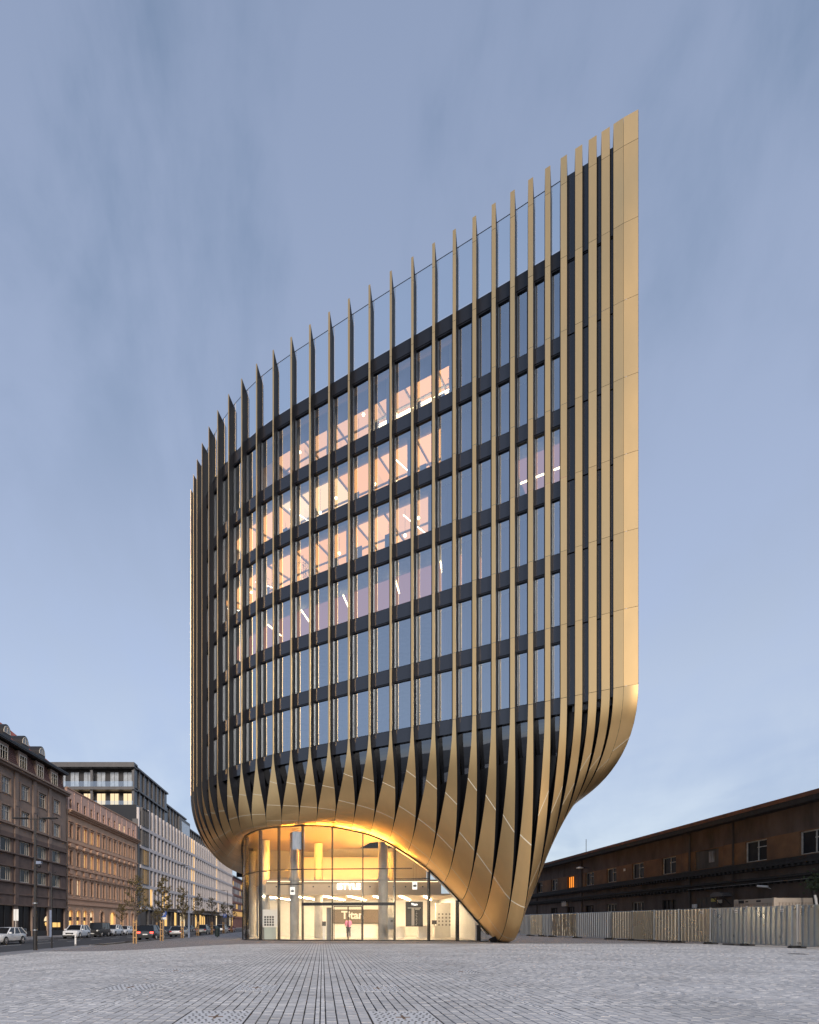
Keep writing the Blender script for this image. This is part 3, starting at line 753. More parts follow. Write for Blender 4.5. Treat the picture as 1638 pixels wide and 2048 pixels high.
for k in range(6):
    z0 = WB[k]-.12; z1 = WB[k]+(2.98 if k < 5 else 3.7)-.02
    lit = {5: (11.2, 21.5), 4: (12.0, 24.5), 3: (12.6, 25.5)}.get(k)
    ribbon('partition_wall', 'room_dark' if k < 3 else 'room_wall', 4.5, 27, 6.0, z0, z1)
    if lit:
        cross('partition_wall', 'room_wall', lit[0], 1.15, 6.0, z0, z1)
        cross('partition_wall', 'room_wall', lit[1], 1.15, 6.0, z0, z1)
        for u in (15.5, 19.5): cross('glass_partition', 'glass_rail', u, 2.6, 6.0, z0, z1)
        u = lit[0]+.1; zi = 0
        while u < lit[1]-.15:
            e_ = min(lit[1]-.1, u+RI.uniform(1.1, 2.3)); zn = RI.choice(LITM[k])
            ceiling('luminous_ceiling', zn, u, e_-.04, 1.5, 5.8, z1-.03, 8)
            bmb = MB(); p, q = inner(e_, 1.4), inner(e_, 5.9); bmb.bar((*p, z1-.08), (*q, z1-.08), .07, .12); bmb.build('ceiling_beam', 'room_wall', tower)
            if RI.random() < .3:
                um = (u+e_)/2; bmb = MB(); p, q = inner(um+.25, 1.8), inner(um-.25, 4.8); bmb.bar((*p, z1-.3), (*q, z1-.3), .045, .04); bmb.build('linear_lamp', 'lamp_white', tower)
            if RI.random() < .8:
                um = RI.uniform(u, e_); bmb = MB(); p = inner(um, 1.55); n_ = plan_n(um); t_ = np.array([-n_[1], n_[0]])
                bmb.obox(p, t_, n_, RI.uniform(.3, .6), .25, z0+.75, z0+.8); bmb.obox(p, t_, n_, .22, .02, z0+.95, z0+1.3+RI.uniform(0, .5)); bmb.build('desk', 'room_dark', tower)
            if RI.random() < .35:
                jb = int(u)+.5; bmb = MB(); bmb.grid([[(*inner(jb+x, 1.2+.03*math.sin(x*60)), z) for x in np.linspace(-.38, .1, 9)] for z in (z0, z1)]); bmb.build('curtain', 'sheer', tower, smooth=True)
            u = e_
        d2 = 3.4; bmb = MB()
        pts_ = [inner(x, d2) for x in np.linspace(lit[0]+.2, lit[1]-.2, 24)]
        for p, q in zip(pts_[:-1], pts_[1:]): bmb.cyl((*p, z1-.22), (*q, z1-.22), .07, n=8, cap=False)
        bmb.build('air_duct', 'room_wall', tower)
        if k == 5:
            # blue roller blinds behind the top of the attic storey, then a lit cove
            b = MB()
            b.grid([[(*inner(u, 1.22), z) for u in np.linspace(10.0, 24, 60)] for z in (z1-1.25, z1)])
            b.build('roller_blind', 'curtain', tower)
            ceiling('cove_light', 'lamp_warm', 11.6, 16.2, 3.2, 3.45, z1-.7)
    elif k == 2:
        ceiling('luminous_ceiling', 'lit_dim', 10.5, 26, 2.2, 5.8, z1-.03)
        for u in (12.2, 14.4, 17, 19.3, 21.5):
            b = MB(); p, q = inner(u, 1.8), inner(u+.35, 3.6); b.bar((*p, z1-.25), (*q, z1-.25), .07); b.build('linear_lamp', 'lamp_warm', tower)
    if k == 3:
        ceiling('luminous_ceiling', 'lit_dim', 5.2, 8.4, 1.6, 5.6, z1-.03)
        for dz in (.9, 2.0):
            for u in (5.6, 6.7, 7.6):
                b = MB(); p, q = inner(u, 2.2), inner(u+.55, 2.2); b.bar((*p, z1-dz), (*q, z1-dz), .07); b.build('linear_lamp', 'lamp_warm', tower)
    # curtains behind the right-hand windows
    for j in range(5, 12):
        if k == 3 and j < 8: continue
        if lit and j+.6 > lit[0]: continue
        rows = [[], []]
        for q in range(17):
            u = j+.06+.88*q/16; wv = .05*math.sin(q*2.4+j)+.03*math.sin(q*1.1+k)
            for r, z in ((0, z0), (1, z1)): rows[r].append((*inner(u, 1.18+wv), z))
        b = MB(); b.grid(rows); b.build('curtain', 'curtain', tower, smooth=True)
# pendant lamps and plants in the lit offices
rng = random.Random(11)
spots = []
for k_, ua, ub, st in ((5, 12.6, 20.9, 1.05), (4, 12.6, 24.2, .95), (3, 13.1, 25.0, 1.0)):
    u_ = ua
    while u_ < ub: spots.append((k_, u_+rng.uniform(-.3, .3), rng.uniform(1.6, 3.0), rng.uniform(.5, 2.0))); u_ += st
spots.sort(key=lambda q: (-q[0], -q[1]))
ORD = ['first', 'second', 'third', 'fourth', 'fifth', 'sixth', 'seventh', 'eighth', 'ninth', 'tenth', 'eleventh', 'twelfth', 'thirteenth', 'fourteenth', 'fifteenth']
cnt = {}
rowname = {5: 'top', 4: 'second', 3: 'third'}
pend = None
for k, u, d, drop in spots:
    z1 = WB[k]+(2.95 if k < 5 else 3.66); p = inner(u, d)
    cnt[k] = cnt.get(k, 0)+1
    t = thing('pendant_lamp', 'glowing globe lamp behind the %s row of office windows, %s from the curved end' % (rowname[k], ORD[cnt[k]-1]), 'lamp', (*p, z1), group='globe lamps in the %s lit storey' % rowname[k])
    b = MB(); b.sphere((0, 0, -drop), .10, 8); b.build('globe', 'lamp_warm', t, smooth=True)
    b = MB(); b.cyl((0, 0, -drop+.1), (0, 0, 0), .008, n=5); b.build('cord', 'black', t)
M['leaf_in'] = mat('houseplant_leaf', (.05, .09, .05), rough=.6, noise=.3)
for k, u, lab in ((3, 19.0, 'tall houseplant behind the third row of lit office windows'), (3, 21.7, 'bushy houseplant in the lit window by the curved facade end'), (5, 11.4, 'large indoor tree behind dark window beside the glowing cove light')):
    p = inner(u, 1.9); z0 = WB[k]-.1
    t = thing('houseplant', lab, 'plant', (*p, z0))
    b = MB(); b.lathe((0, 0, 0), [(.01, 0), (.16, 0), (.2, .45), (.17, .45), (.15, .38), (.01, .38)], 10); b.build('pot', 'white', t)
    b = MB()
    for s in range(6):
        a = s*1.05; b.cyl((0, 0, .38), (.35*math.cos(a), .35*math.sin(a), 1.5+.15*s), .014, .006, 5)
    b.build('stem', 'leaf_in', t)
    b = MB()
    for s in range(90):
        a = rng.uniform(0, 6.28); r_ = rng.uniform(.05, .6); z = rng.uniform(.9, 2.5); dx, dy = math.cos(a), math.sin(a)
        c = Vector((r_*dx, r_*dy, z)); b.quad(c, c+Vector((.09*dx-.03*dy, .09*dy+.03*dx, .03)), c+Vector((.2*dx, .2*dy, -.06)), c+Vector((.09*dx+.03*dy, .09*dy-.03*dx, .03)))
    b.build('foliage', 'leaf_in', t)
# ================================================================== GROUND-FLOOR SHOP
M['floor_tile'] = mat('cream_floor', (.62, .58, .52), rough=.3, noise=.05)
M['beige'] = mat('beige_fascia', (.52, .41, .29), rough=.7, noise=.04)
M['brown_panel'] = mat('taupe_panel', (.12, .09, .065), rough=.6, noise=.08)
M['gold_plaster'] = mat('golden_soffit', (.16, .115, .06), rough=.5, metal=.3, noise=.06)
M['pale_green'] = mat('pale_grey_green', (.42, .46, .42), rough=.4)
M['grey_panel'] = mat('grey_panel', (.22, .21, .20), rough=.5)
M['fascia_fill_emit'] = emis('fascia_fill_glow', (1, .72, .40), 3.2)  # added strip of fill light to brighten the fascia
M['wall_fill'] = emis('upper_wall_fill_glow', (1, .70, .36), 26)  # added fill emitter that brightens the wall of the upper volume
M['sign_soft'] = emis('soft_light_box', (1, .95, .86), 1.0)
M['sign_white'] = emis('lit_sign_white', (1, .97, .92), 3.5)
M['shop_lamp'] = emis('shop_linear_lamp', (1, .78, .50), 42)
M['cove'] = emis('soffit_fill', (1, .46, .07), 270)  # added upward emitter, kept out of sight, to make the soffit glow
M['poster'] = mat('dark_poster', (.05, .048, .046), rough=.3, noise=.3, nscale=3)
M['phone_light'] = mat('pale_metal_phone', (.62, .58, .52), rough=.3)
M['pink'] = mat('pink_cloth', (.72, .22, .42), rough=.9)
M['skin'] = mat('skin', (.55, .34, .25), rough=.6)
M['hair'] = mat('dark_hair', (.03, .02, .015), rough=.6)
M['jeans'] = mat('grey_trousers', (.10, .10, .13), rough=.9)
def B3(u): return np.array([pchip(u, bu, bv[:, k]) for k in range(3)])
def inset(q, d):
    v = np.array([2.5, 52.0])-q[:2]; v /= np.linalg.norm(v); return np.array([q[0]+v[0]*d, q[1]+v[1]*d])
def u_of_px(px):
    lo, hi = 7.3, 23.0
    for _ in range(50):
        m = (lo+hi)/2; q = B3(m)
        if CX_+F_*q[0]/q[1] > px: lo = m
        else: hi = m
    return (lo+hi)/2
mull = [u_of_px(p) for p in (962, 918.5, 860.5, 791, 726, 664, 603.5, 555, 517.5, 490)]+[23.6, 25.2, 27, 29, 31]
def gpt(u, d=.10): return inset(B3(u), d)
def gh(u): return max(.05, B3(u)[2]-.03)
glz = MB()
DOOR = (664, 726)
for a, c in zip([7.75]+mull[:-1], mull):
    us = np.linspace(a, c, 7); b = MB(); rows = [[], []]
    for u in us:
        q = gpt(u); rows[0].append((*q, gx(q[0])+.02)); rows[1].append((*q, gh(u)))
    b.grid(rows); b.build('shop_pane', 'glass_shop', tower, smooth=True)
for u in mull:
    q = gpt(u); n = inset(B3(u), .5)-q; n /= np.linalg.norm(n); e = np.array([-n[1], n[0]])
    b = MB(); b.obox(q+n*.10, e, n, .032, .15, gx(q[0]), gh(u)); b.build('mullion', 'black', tower)
def transom(name, u0, u1, h, th):
    b = MB(); us = np.linspace(u0, u1, max(3, int(abs(u1-u0)*2)))
    for a, c in zip(us[:-1], us[1:]):
        b.bar((*gpt(a, .12), h), (*gpt(c, .12), h), .10, th)
    b.build(name, 'black', tower)
transom('transom', u_of_px(826), 30.5, 4.92, .07)
transom('transom', u_of_px(791), u_of_px(603.5), 2.52, .21)
transom('transom', u_of_px(603.5), u_of_px(555), 3.9, .06)
transom('transom', u_of_px(861), u_of_px(791), 4.22, .05)
# head line along the arch, base line along the ground
b = MB(); us = np.linspace(7.9, 30.5, 90)
for a, c in zip(us[:-1], us[1:]): b.bar((*gpt(a, .05), gh(a)+.01), (*gpt(c, .05), gh(c)+.01), .14, .09)
b.build('arch_edge', 'black', tower)
b = MB()
for a, c in zip(us[:-1], us[1:]):
    qa, qc = gpt(a, .12), gpt(c, .12); b.bar((*qa, gx(qa[0])+.03), (*qc, gx(qc[0])+.03), .12, .07)
b.build('base_rail', 'black', tower)
# sliding doors
for pa, pb in ((667, 695.5), (696.5, 724)):
    ua, ub = u_of_px(pb), u_of_px(pa); qa, qb = gpt(ua, .30), gpt(ub, .30)
    b = MB()
    for q in (qa, qb): b.bar((*q, .02), (*q, 2.38), .05)
    b.bar((*qa, .05), (*qb, .05), .05, .08); b.bar((*qa, 2.36), (*qb, 2.36), .05, .06)
    dl = b.build('door_leaf', 'black', tower)
    b = MB(); b.quad((*qa, .09), (*qb, .09), (*qb, 2.33), (*qa, 2.33)); b.build('pane', 'glass_shop', dl)
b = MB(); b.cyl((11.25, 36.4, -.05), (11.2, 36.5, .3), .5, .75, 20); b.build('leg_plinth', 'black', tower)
# white reveal under the raking arch
b = MB(); rows = [[], []]
for u in np.linspace(7.9, 13.6, 30):
    q = B3(u); rows[0].append((q[0], q[1]+.15, q[2]-.02)); rows[1].append((q[0]+.25, q[1]+2.0, q[2]+.05))
b.grid(rows); b.build('arch_reveal', 'white', tower, smooth=True)
b = MB(); rows = [[], [], []]
for u in np.linspace(13.6, 24, 50):
    q = gpt(u, .15); q2 = gpt(u, 4.5); rows[0].append((*q, gh(u))); rows[1].append((*q2, max(7.3, gh(u)-.1))); rows[2].append((*gpt(u, 8.8), 7.4))
b.grid(rows); b.build('inner_soffit', 'gold_plaster', tower, smooth=True)
# interior shell
b = MB(); poly = [tuple(gpt(u, .2)) for u in np.linspace(7.9, 30, 60)]+[(10, 60), (11.2, 40)]
b.prism(poly, 'z', -.1, .012); b.build('shop_floor', 'floor_tile', tower)
b = MB(); b.box(10.8, 10.95, 41, 57, .02, 3.4); b.box(-6.3, -6.15, 52, 57, .02, 7); b.build('side_wall', 'white', tower)
b = MB(); b.box(-6.0, 10.8, 54.0, 54.2, .02, 3.35); b.build('shop_back_wall', 'white', tower)
b = MB(); b.box(-4.3, 9.0, 44.0, 44.12, 3.35, 4.42); b.build('shop_fascia', 'beige', tower)
b = MB(); b.box(-4.3, 10.7, 44.13, 54.0, 3.36, 3.46); b.build('shop_ceiling', 'beige', tower)
b = MB(); b.box(-1.75, 6.3, 50.0, 50.2, 4.42, 6.9); b.build('upper_wall', 'beige', tower)
b = MB(); b.box(-6, 9, 50.21, 50.4, 4.42, 7.7); b.build('upper_backing', 'grey_panel', tower)
b = MB()
for x in (-3.5, -.7, .5, 3.6, 5.4, 6.3, 7.6):
    b.cyl((x, 44.0, 3.98), (x, 43.96, 3.98), .055, n=10)
b.build('speaker_dot', 'black', tower)
for x in (-3.6, -1.2, 1.1, 3.0, 5.0, 7.0, 8.9):
    b = MB(); b.bar((x-1.0, 45.0, 3.30), (x+.9, 52.5, 3.30), .11, .05); b.build('linear_lamp', 'shop_lamp', tower)
b = MB(); b.box(-4.2, 8.8, 43.72, 43.97, 4.45, 4.48); b.build('soffit_fill', 'cove', tower)
b = MB(); b.box(-1.7, 6.2, 48.6, 48.9, 4.49, 4.52); b.build('upper_wall_fill', 'wall_fill', tower)
b = MB(); b.box(-4.2, 8.8, 43.70, 43.76, 4.33, 4.355); b.build('fascia_fill', 'fascia_fill_emit', tower)
b = MB(); b.box(-4.3, 8.9, 43.60, 43.66, 4.36, 4.49); b.box(-4.3, 8.9, 43.66, 43.99, 4.36, 4.40); b.build('soffit_fill_lip', 'beige', tower)  # added screen in front of the soffit emitter, hides its bright face
# columns
for k, (px, z, r, h) in enumerate(((589, 43.0, .33, 7.9), (637, 46.5, .34, 7.6), (766, 42.2, .35, 7.2), (779, 47.5, .3, 7.0), (531, 45.5, .33, 7.7), (505, 50, .33, 7.4))):
    x = px_x(px, z); b = MB(); b.cyl((x, z, 0), (x, z, h), r, n=28); b.cyl((x, z, 4.35), (x, z, 4.5), r+.07, n=28)
    for q in (1.9, 3.3, 5.8): b.cyl((x, z, q), (x, z, q+.012), r+.004, n=28)
    o = b.build('column', 'concrete', tower); smooth_by_angle(o)
M['inner_dark'] = mat('dark_cladding', (.07, .06, .05), rough=.4)
b = MB(); b.box(px_x(653, 40.6), px_x(662.5, 40.6), 40.6, 40.66, .02, 2.3); b.build('side_door', 'grey_panel', tower)
# shop fittings
def simple(name, label, cat, parts, loc, group=None):
    t = thing(name, label, cat, loc, group=group)
    for pn, mb_, m in parts: mb_.build(pn, m, t)
    return t
sx = px_x(697.5, 43.85)
t = thing('shop_sign', 'glowing white iSTYLE letters on the beige fascia above the shop doors', 'sign', (sx, 43.95, 3.98))
o = link('lettering', text_mesh('lettering', 'iSTYLE', .62, 'sign_white', .03, .012), t); o.rotation_euler = (R(90), 0, 0)
for px, z, h, lab in ((585, 42.0, 3.55, 'small hanging lit square sign with fruit emblem before the concrete column'), (829.5, 42.3, 3.95, 'hanging lit square fruit-emblem sign under the raking arch')):
    t = thing('hanging_sign', lab, 'sign', (px_x(px, z), z, h))
    b = MB(); b.box(-.17, .17, -.04, .04, -.28, .28); b.build('light_box', 'sign_soft', t)
    b = MB()
    for s in (-1, 1): b.cyl((.045*s, -.045, -.02), (.045*s, -.05, -.02), .085, n=14)
    b.add([(0, -.048, .09), (.05, -.048, .17), (.06, -.048, .12), (.02, -.048, .08)], [(0, 1, 2, 3)]); b.build('emblem', 'grey_panel', t)
    b = MB()
    for s in (-.1, .1): b.cyl((s, 0, .28), (s, 0, 3.0 if px < 700 else 1.6), .008, n=5)
    b.build('hanger', 'black', t)
t = thing('wall_panel', 'taupe panel with white Titan lettering on the shop rear wall', 'advert', (px_x(703, 53.8), 53.85, 1.95))
b = MB(); b.box(-1.75, 2.9, -.03, .1, -.75, .55); b.build('board', 'brown_panel', t)
o = link('lettering', text_mesh('lettering', 'Titan', 1.0, 'white', .02, .03), t); o.location = (.1, -.07, 0); o.rotation_euler = (R(90), 0, 0)
zz = 45.6
t = thing('phone_poster', 'large dark upright poster of two phones headed Titan inside the shop', 'poster', (px_x(828.5, zz), zz, .95))
b = MB(); b.box(-.68, .68, -.04, .04, 0, 1.95); b.build('board', 'poster', t)
b = MB(); b.box(-.22, .0, -.06, -.041, .08, 1.45); b.box(.06, .42, -.055, -.041, 1.3, 1.47); b.box(-.52, .5, -.055, -.041, 1.42, 1.5); b.build('phone_picture', 'phone_light', t)
b = MB()
for q in range(9): b.box(.1+.02*(q % 3), .2+.03*(q % 2), -.055, -.041, .12+.125*q, .17+.125*q)
b.build('phone_camera_picture', 'phone_light', t)
o = link('lettering', text_mesh('lettering', 'Titan', .24, 'sign_white', .006), t); o.location = (0, -.05, 1.74); o.rotation_euler = (R(90), 0, 0)
def counter(px0, px1, z, h, d, lab, m='white'):
    x0, x1 = px_x(px0, z), px_x(px1, z); w = (x1-x0)
    t = thing('shop_counter', lab, 'counter', ((x0+x1)/2, z+d/2, .012))
    b = MB(); b.box(-w/2+.05, w/2-.05, -d/2+.04, d/2-.04, 0, h-.06); b.build('cabinet', m, t)
    b = MB(); b.box(-w/2, w/2, -d/2, d/2, h-.06, h); b.build('counter_top', 'white', t)
    return t
counter(664, 752, 51.5, 1.1, .8, 'long white sales counter below the Titan lettering')
counter(836, 856, 46.6, 1.0, .7, 'white display table behind the right phone poster')
counter(868, 885, 47.5, 1.0, .6, 'slim white demo table with a tablet in the right window')
counter(790, 811, 47.8, .95, .6, 'white display table left of the phone poster')
counter(527, 553, 43.4, .95, .8, 'pale grey-green kiosk cabinet behind the curved glass', 'pale_green')
counter(700, 722, 48.3, .95, .7, 'white table behind the right door leaf')
t = thing('shelf_wall', 'tall white shelf wall with products at the right window', 'shelf', (px_x(905, 49), 49, .012))
b = MB(); b.box(-1.4, .9, 0, .3, 0, 2.9); b.build('carcass', 'white', t)
b = MB()
for q in range(6):
    for r_ in range(4): b.box(-1.2+.3*q, -1.08+.3*q, -.03, .0, 1.0+.3*r_, 1.14+.3*r_)
b.build('boxed_goods', 'grey_panel', t)
t = thing('display_case', 'white kiosk back panel with dark product grid behind curved glass', 'display', (px_x(541, 44.6), 44.6, .012))
b = MB(); b.box(-.6, .6, 0, .12, .9, 2.25); b.build('back_panel', 'white', t)
b = MB()
for q in range(4):
    for r_ in range(4): b.box(-.48+.2*q, -.34+.2*q, -.02, 0, 1.0+.2*r_, 1.15+.2*r_)
b.build('product_grid', 'poster', t)
t = thing('info_totem', 'grey directory panel standing inside the glass beside the thick column', 'sign', (px_x(782, 40.4), 40.4, .012))
b = MB(); b.box(-.23, .23, 0, .06, .75, 1.6); b.build('panel', 'grey_panel', t); b = MB(); b.box(-.03, .13, -.012, -.001, 1.28, 1.42); b.build('screen', 'poster', t)
b = MB(); b.box(-.2, -.17, .01, .05, 0, .75); b.box(.17, .2, .01, .05, 0, .75); b.build('post', 'grey_panel', t)
t = thing('tablet_stand', 'dark tablet on a stand on the slim white table', 'tablet', (px_x(872, 46.9), 47.6, 1.012))
b = MB(); b.box(-.2, .2, 0, .03, .12, .45); b.build('tablet', 'poster', t); b = MB(); b.cyl((0, .05, 0), (0, .02, .2), .03, n=8); b.build('stand', 'grey_panel', t)
t = thing('ticket_machine', 'white self-service terminal with small dark screen beside the side door', 'terminal', (px_x(648, 41.0), 41.2, .012))
b = MB(); b.box(-.09, .09, -.09, .09, 0, 1.0); b.build('pillar', 'white', t); b = MB(); b.box(-.14, .14, -.1, -.04, 1.0, 1.32); b.build('screen', 'poster', t)
M['poster_sky'] = mat('blue_white_banner', (.42, .46, .55), rough=.6, noise=.45, nscale=2.2, col2=(.22, .26, .34), stretch=(2, 2, .6))
q = gpt(u_of_px(592), .45)
t = thing('hanging_banner', 'blue-white marbled sheet hanging behind the glass under the arch', 'banner', (q[0], q[1], 6.35))
b = MB(); b.grid([[(-.42+.14*k, .02*math.sin(k*1.9+r_), 1.25*r_/5) for k in range(7)] for r_ in range(6)]); b.build('sheet', 'poster_sky', t, smooth=True)

# ------------------------------------------------------------------ person
def skin_body(name, joints, bones, m, parent, lvl=2):
    me = bpy.data.meshes.new(name); me.from_pydata([j[0] for j in joints], bones, []); me.materials.append(M[m])
    o = link(name, me, parent)
    md = o.modifiers.new('skin', 'SKIN'); md.use_smooth_shade = True
    for v, j in zip(me.skin_vertices[0].data if len(me.skin_vertices) else [], joints):
        r = j[1]; v.radius = r if isinstance(r, tuple) else (r, r)
    if len(me.skin_vertices): me.skin_vertices[0].data[0].use_root = True
    sd = o.modifiers.new('sub', 'SUBSURF'); sd.levels = lvl; sd.render_levels = lvl
    return o
def person(label, loc, rz, cloth, H=1.68, arm=.35):
    t = thing('person', label, 'person', loc, rz)
    s = H/1.7
    J = [((0, 0, .92), (.15, .11)), ((0, .0, 1.15), (.13, .10)), ((0, -.01, 1.38), (.16, .10)), ((0, -.01, 1.47), .055), ((0, -.03, 1.56), .06), ((0, -.03, 1.66), .075),
         ((.09, 0, .88), .088), ((.10, -.02, .50), .062), ((.11, .01, .10), .043), ((.12, -.12, .035), .035),
         ((-.09, 0, .88), .088), ((-.10, .03, .50), .062), ((-.11, .06, .10), .043), ((-.12, -.06, .035), .035),
         ((.19, 0, 1.38), .06), ((.24, -.02, 1.12), .042), ((.18, -.24, 1.03), .032), ((.15, -.32, 1.03), .03),
         ((-.19, 0, 1.38), .06), ((-.25, .0, 1.10), .042), ((-.18, -.22, 1.0), .032), ((-.15, -.30, 1.0), .03)]
    E_ = [(0, 1), (1, 2), (2, 3), (3, 4), (4, 5), (0, 6), (6, 7), (7, 8), (8, 9), (0, 10), (10, 11), (11, 12), (12, 13), (2, 14), (14, 15), (15, 16), (16, 17), (2, 18), (18, 19), (19, 20), (20, 21)]
    J = [((p[0]*s, p[1]*s, p[2]*s), r) for p, r in J]
    skin_body('body', J, E_, 'skin', t)
    k = 1.14
    Jj = [((0, 0, .84*s), (.18*k, .13*k)), ((0, 0, 1.12*s), (.15*k, .115*k)), ((0, -.01, 1.38*s), (.165*k, .105*k)), ((.19, 0, 1.38*s), .066*k), ((.24, -.02, 1.12*s), .05*k), ((.19, -.21, 1.035*s), .042*k), ((-.19, 0, 1.38*s), .066*k), ((-.25, 0, 1.10*s), .05*k), ((-.19, -.19, 1.005*s), .042*k)]
    skin_body('jacket', Jj, [(0, 1), (1, 2), (2, 3), (3, 4), (4, 5), (2, 6), (6, 7), (7, 8)], cloth, t)
    Jt = [((0, 0, .90*s), (.155*k, .115*k)), ((.09, 0, .84*s), .092*k), ((.10, -.02, .50*s), .068*k), ((.11, .01, .10*s), .055*k), ((-.09, 0, .84*s), .092*k), ((-.10, .03, .50*s), .068*k), ((-.11, .06, .10*s), .055*k)]
    skin_body('trousers', Jt, [(0, 1), (1, 2), (2, 3), (0, 4), (4, 5), (5, 6)], 'jeans', t)
    b = MB(); b.lathe((0, .0, 1.60*s), [(.02, -.10), (.085, -.08), (.098, .02), (.085, .09), (.05, .125), (.002, .135)], 12); b.build('hair', 'hair', t, smooth=True)
    return t
person('person in a pink top and dark trousers standing at the shop counter', (px_x(697, 47.0), 47.0, .012), R(200), 'pink')

# ================================================================== FACADE TOOLS (facades face +X or -X)
class Wall:
    """wall in a plane x = X, from y0 to y1, facing sx (+1/-1), with rectangular openings"""
    def __init__(s, X, sx, y0, y1, th=.35): s.X = X; s.sx = sx; s.y0 = y0; s.y1 = y1; s.th = th; s.b = MB()
    def slab(s, ya, yb, za, zb, out=0.0, th=None):
        if yb-ya < 1e-4 or zb-za < 1e-4: return
        xo = s.X+s.sx*out; xi = s.X-s.sx*(s.th if th is None else th)
        s.b.box(min(xo, xi), max(xo, xi), ya, yb, za, zb)
    def band(s, za, zb, opens):
        """opens: list of (ya, yb)"""
        y = s.y0
        for ya, yb in sorted(opens): s.slab(y, ya, za, zb); y = yb
        s.slab(y, s.y1, za, zb)
def window_x(parent, X, sx, ya, yb, za, zb, frame_m, pane_m, fw_=.09, mull=(.5,), trans=(.7,), depth=.10, name='window', sill=None, part_of_sub=False):
    """window set in a wall facing sx; X is the plane of its outer face"""
    xo, xi = X, X-sx*depth
    x0, x1 = min(xo, xi), max(xo, xi); b = MB()
    b.box(x0, x1, ya, ya+fw_, za, zb); b.box(x0, x1, yb-fw_, yb, za, zb)
    b.box(x0, x1, ya+fw_, yb-fw_, za, za+fw_); b.box(x0, x1, ya+fw_, yb-fw_, zb-fw_, zb)
    for m in mull:
        y = ya+(yb-ya)*m; b.box(x0+.005, x1-.005, y-fw_*.4, y+fw_*.4, za+fw_, zb-fw_)
    for q in trans:
        z = za+(zb-za)*q; b.box(x0+.01, x1-.01, ya+fw_, yb-fw_, z-fw_*.35, z+fw_*.35)
    w = b.build(name, frame_m, parent)
    xm = X-sx*depth*.6; b = MB(); b.quad((xm, ya+fw_, za+fw_), (xm, yb-fw_, za+fw_), (xm, yb-fw_, zb-fw_), (xm, ya+fw_, zb-fw_)); b.build('pane', pane_m, w)
    if sill:
        b = MB(); xs_ = X+sx*sill; b.box(min(xs_, X-sx*depth), max(xs_, X-sx*depth), ya-.08, yb+.08, za-.10, za-.003); b.build('sill', sill_m(parent), w)
    return w
SILL = {}
def sill_m(p): return SILL.get(p.name, frame_default)
frame_default = 'cream_frame'
M['cream_frame'] = mat('cream_frame', (.62, .57, .48), rough=.6, noise=.1)
M['pane_dark'] = mat('dark_pane', (.028, .032, .040), rough=.2, spec=.16, noise=.5, nscale=.6)
M['pane_pale'] = mat('curtained_pane', (.24, .24, .24), rough=.15, spec=.4, noise=.7, nscale=.9, stretch=(1, 2.5, .6))
M['pane_lit'] = emis('lit_pane', (1.0, .60, .20), .85)
M['pane_lit2'] = emis('lit_pane_pale', (1.0, .76, .46), .85)
M['brownwall'] = mat('brown_render', (.30, .22, .175), rough=.9, noise=.22, nscale=.7, bump=.15, bscale=20)
M['brownwall2'] = mat('dark_brown_render', (.17, .12, .10), rough=.85, noise=.25, nscale=.9, bump=.15, bscale=20)
M['redtile'] = mat('red_roof_tile', (.36, .085, .05), rough=.85, noise=.3, nscale=2, bump=.5, bscale=12, stretch=(.6, 1, 3))
M['mansard'] = mat('brown_red_tile', (.15, .075, .062), rough=.85, noise=.25, nscale=3)
M['zinc'] = mat('dark_zinc', (.035, .034, .036), rough=.5, metal=.4)
M['pinkwall'] = mat('pink_render', (.62, .40, .265), rough=.9, noise=.14, nscale=.6, bump=.1, bscale=25)
M['pinktrim'] = mat('pink_trim', (.56, .35, .235), rough=.9, noise=.16, nscale=1.2)
M['pinkatt'] = mat('pale_pink_render', (.68, .44, .34), rough=.9, noise=.1)

# ---------------------------------------------------------------- brown corner house
HX = -38.0
house = thing('brown_house', 'brown rendered five-storey house with red tiled mansard roof and round dormers', 'building', (HX-6, 70, -.47), world=True)
cols = [60.4, 65.0, 69.6, 74.1, 78.6, 82.8]
w = Wall(HX, 1, 56, 86.0, .4)
def opn(hw): return [(c-hw, c+hw) for c in cols]
w.band(12.3, 13.6, []); w.band(13.6, 15.4, opn(1.0)); w.band(15.4, 16.9, []); w.band(16.9, 18.8, opn(1.0)); w.band(18.8, 20.0, [])
w.b.build('wall', 'brownwall', house)
w = Wall(HX, 1, 56, 86.0, .4)
w.band(3.5, 6.4, []); w.band(6.4, 8.1, opn(1.25)); w.band(8.1, 9.9, []); w.band(9.9, 11.6, opn(1.25)); w.band(11.6, 12.3, [])
w.b.build('wall', 'brownwall2', house)
# string courses and parapet bands
for za, zb, out, nm in ((20.0, 20.25, .55, 'cornice'), (20.25, 20.5, .8, 'cornice'), (13.22, 13.4, .28, 'ledge'), (9.72, 9.88, .3, 'ledge'), (6.2, 6.36, .3, 'ledge'), (11.62, 11.78, .26, 'ledge'), (8.12, 8.28, .26, 'ledge'), (4.75, 4.9, .15, 'ledge'), (3.45, 3.62, .25, 'ledge')):
    b = MB(); b.box(HX-.2, HX+out, 55.98, 86.02, za, zb); b.build(nm, 'brownwall' if za > 13 else 'brownwall2', house)
for c0, c1 in zip(cols[:-1], cols[1:]):
    y = (c0+c1)/2
    b = MB(); b.box(HX-.1, HX+.16, y-.42, y+.42, 12.3, 20.0); b.build('pilaster', 'brownwall', house)
    b = MB(); b.box(HX-.1, HX+.18, y-.42, y+.42, 3.62, 12.28); b.build('pilaster', 'brownwall2', house)
    b = MB(); b.box(HX+.16, HX+.22, y-.3, y+.3, 15.75, 16.5); b.build('plaque', 'brownwall', house)
SILL[house.name] = 'brownwall'
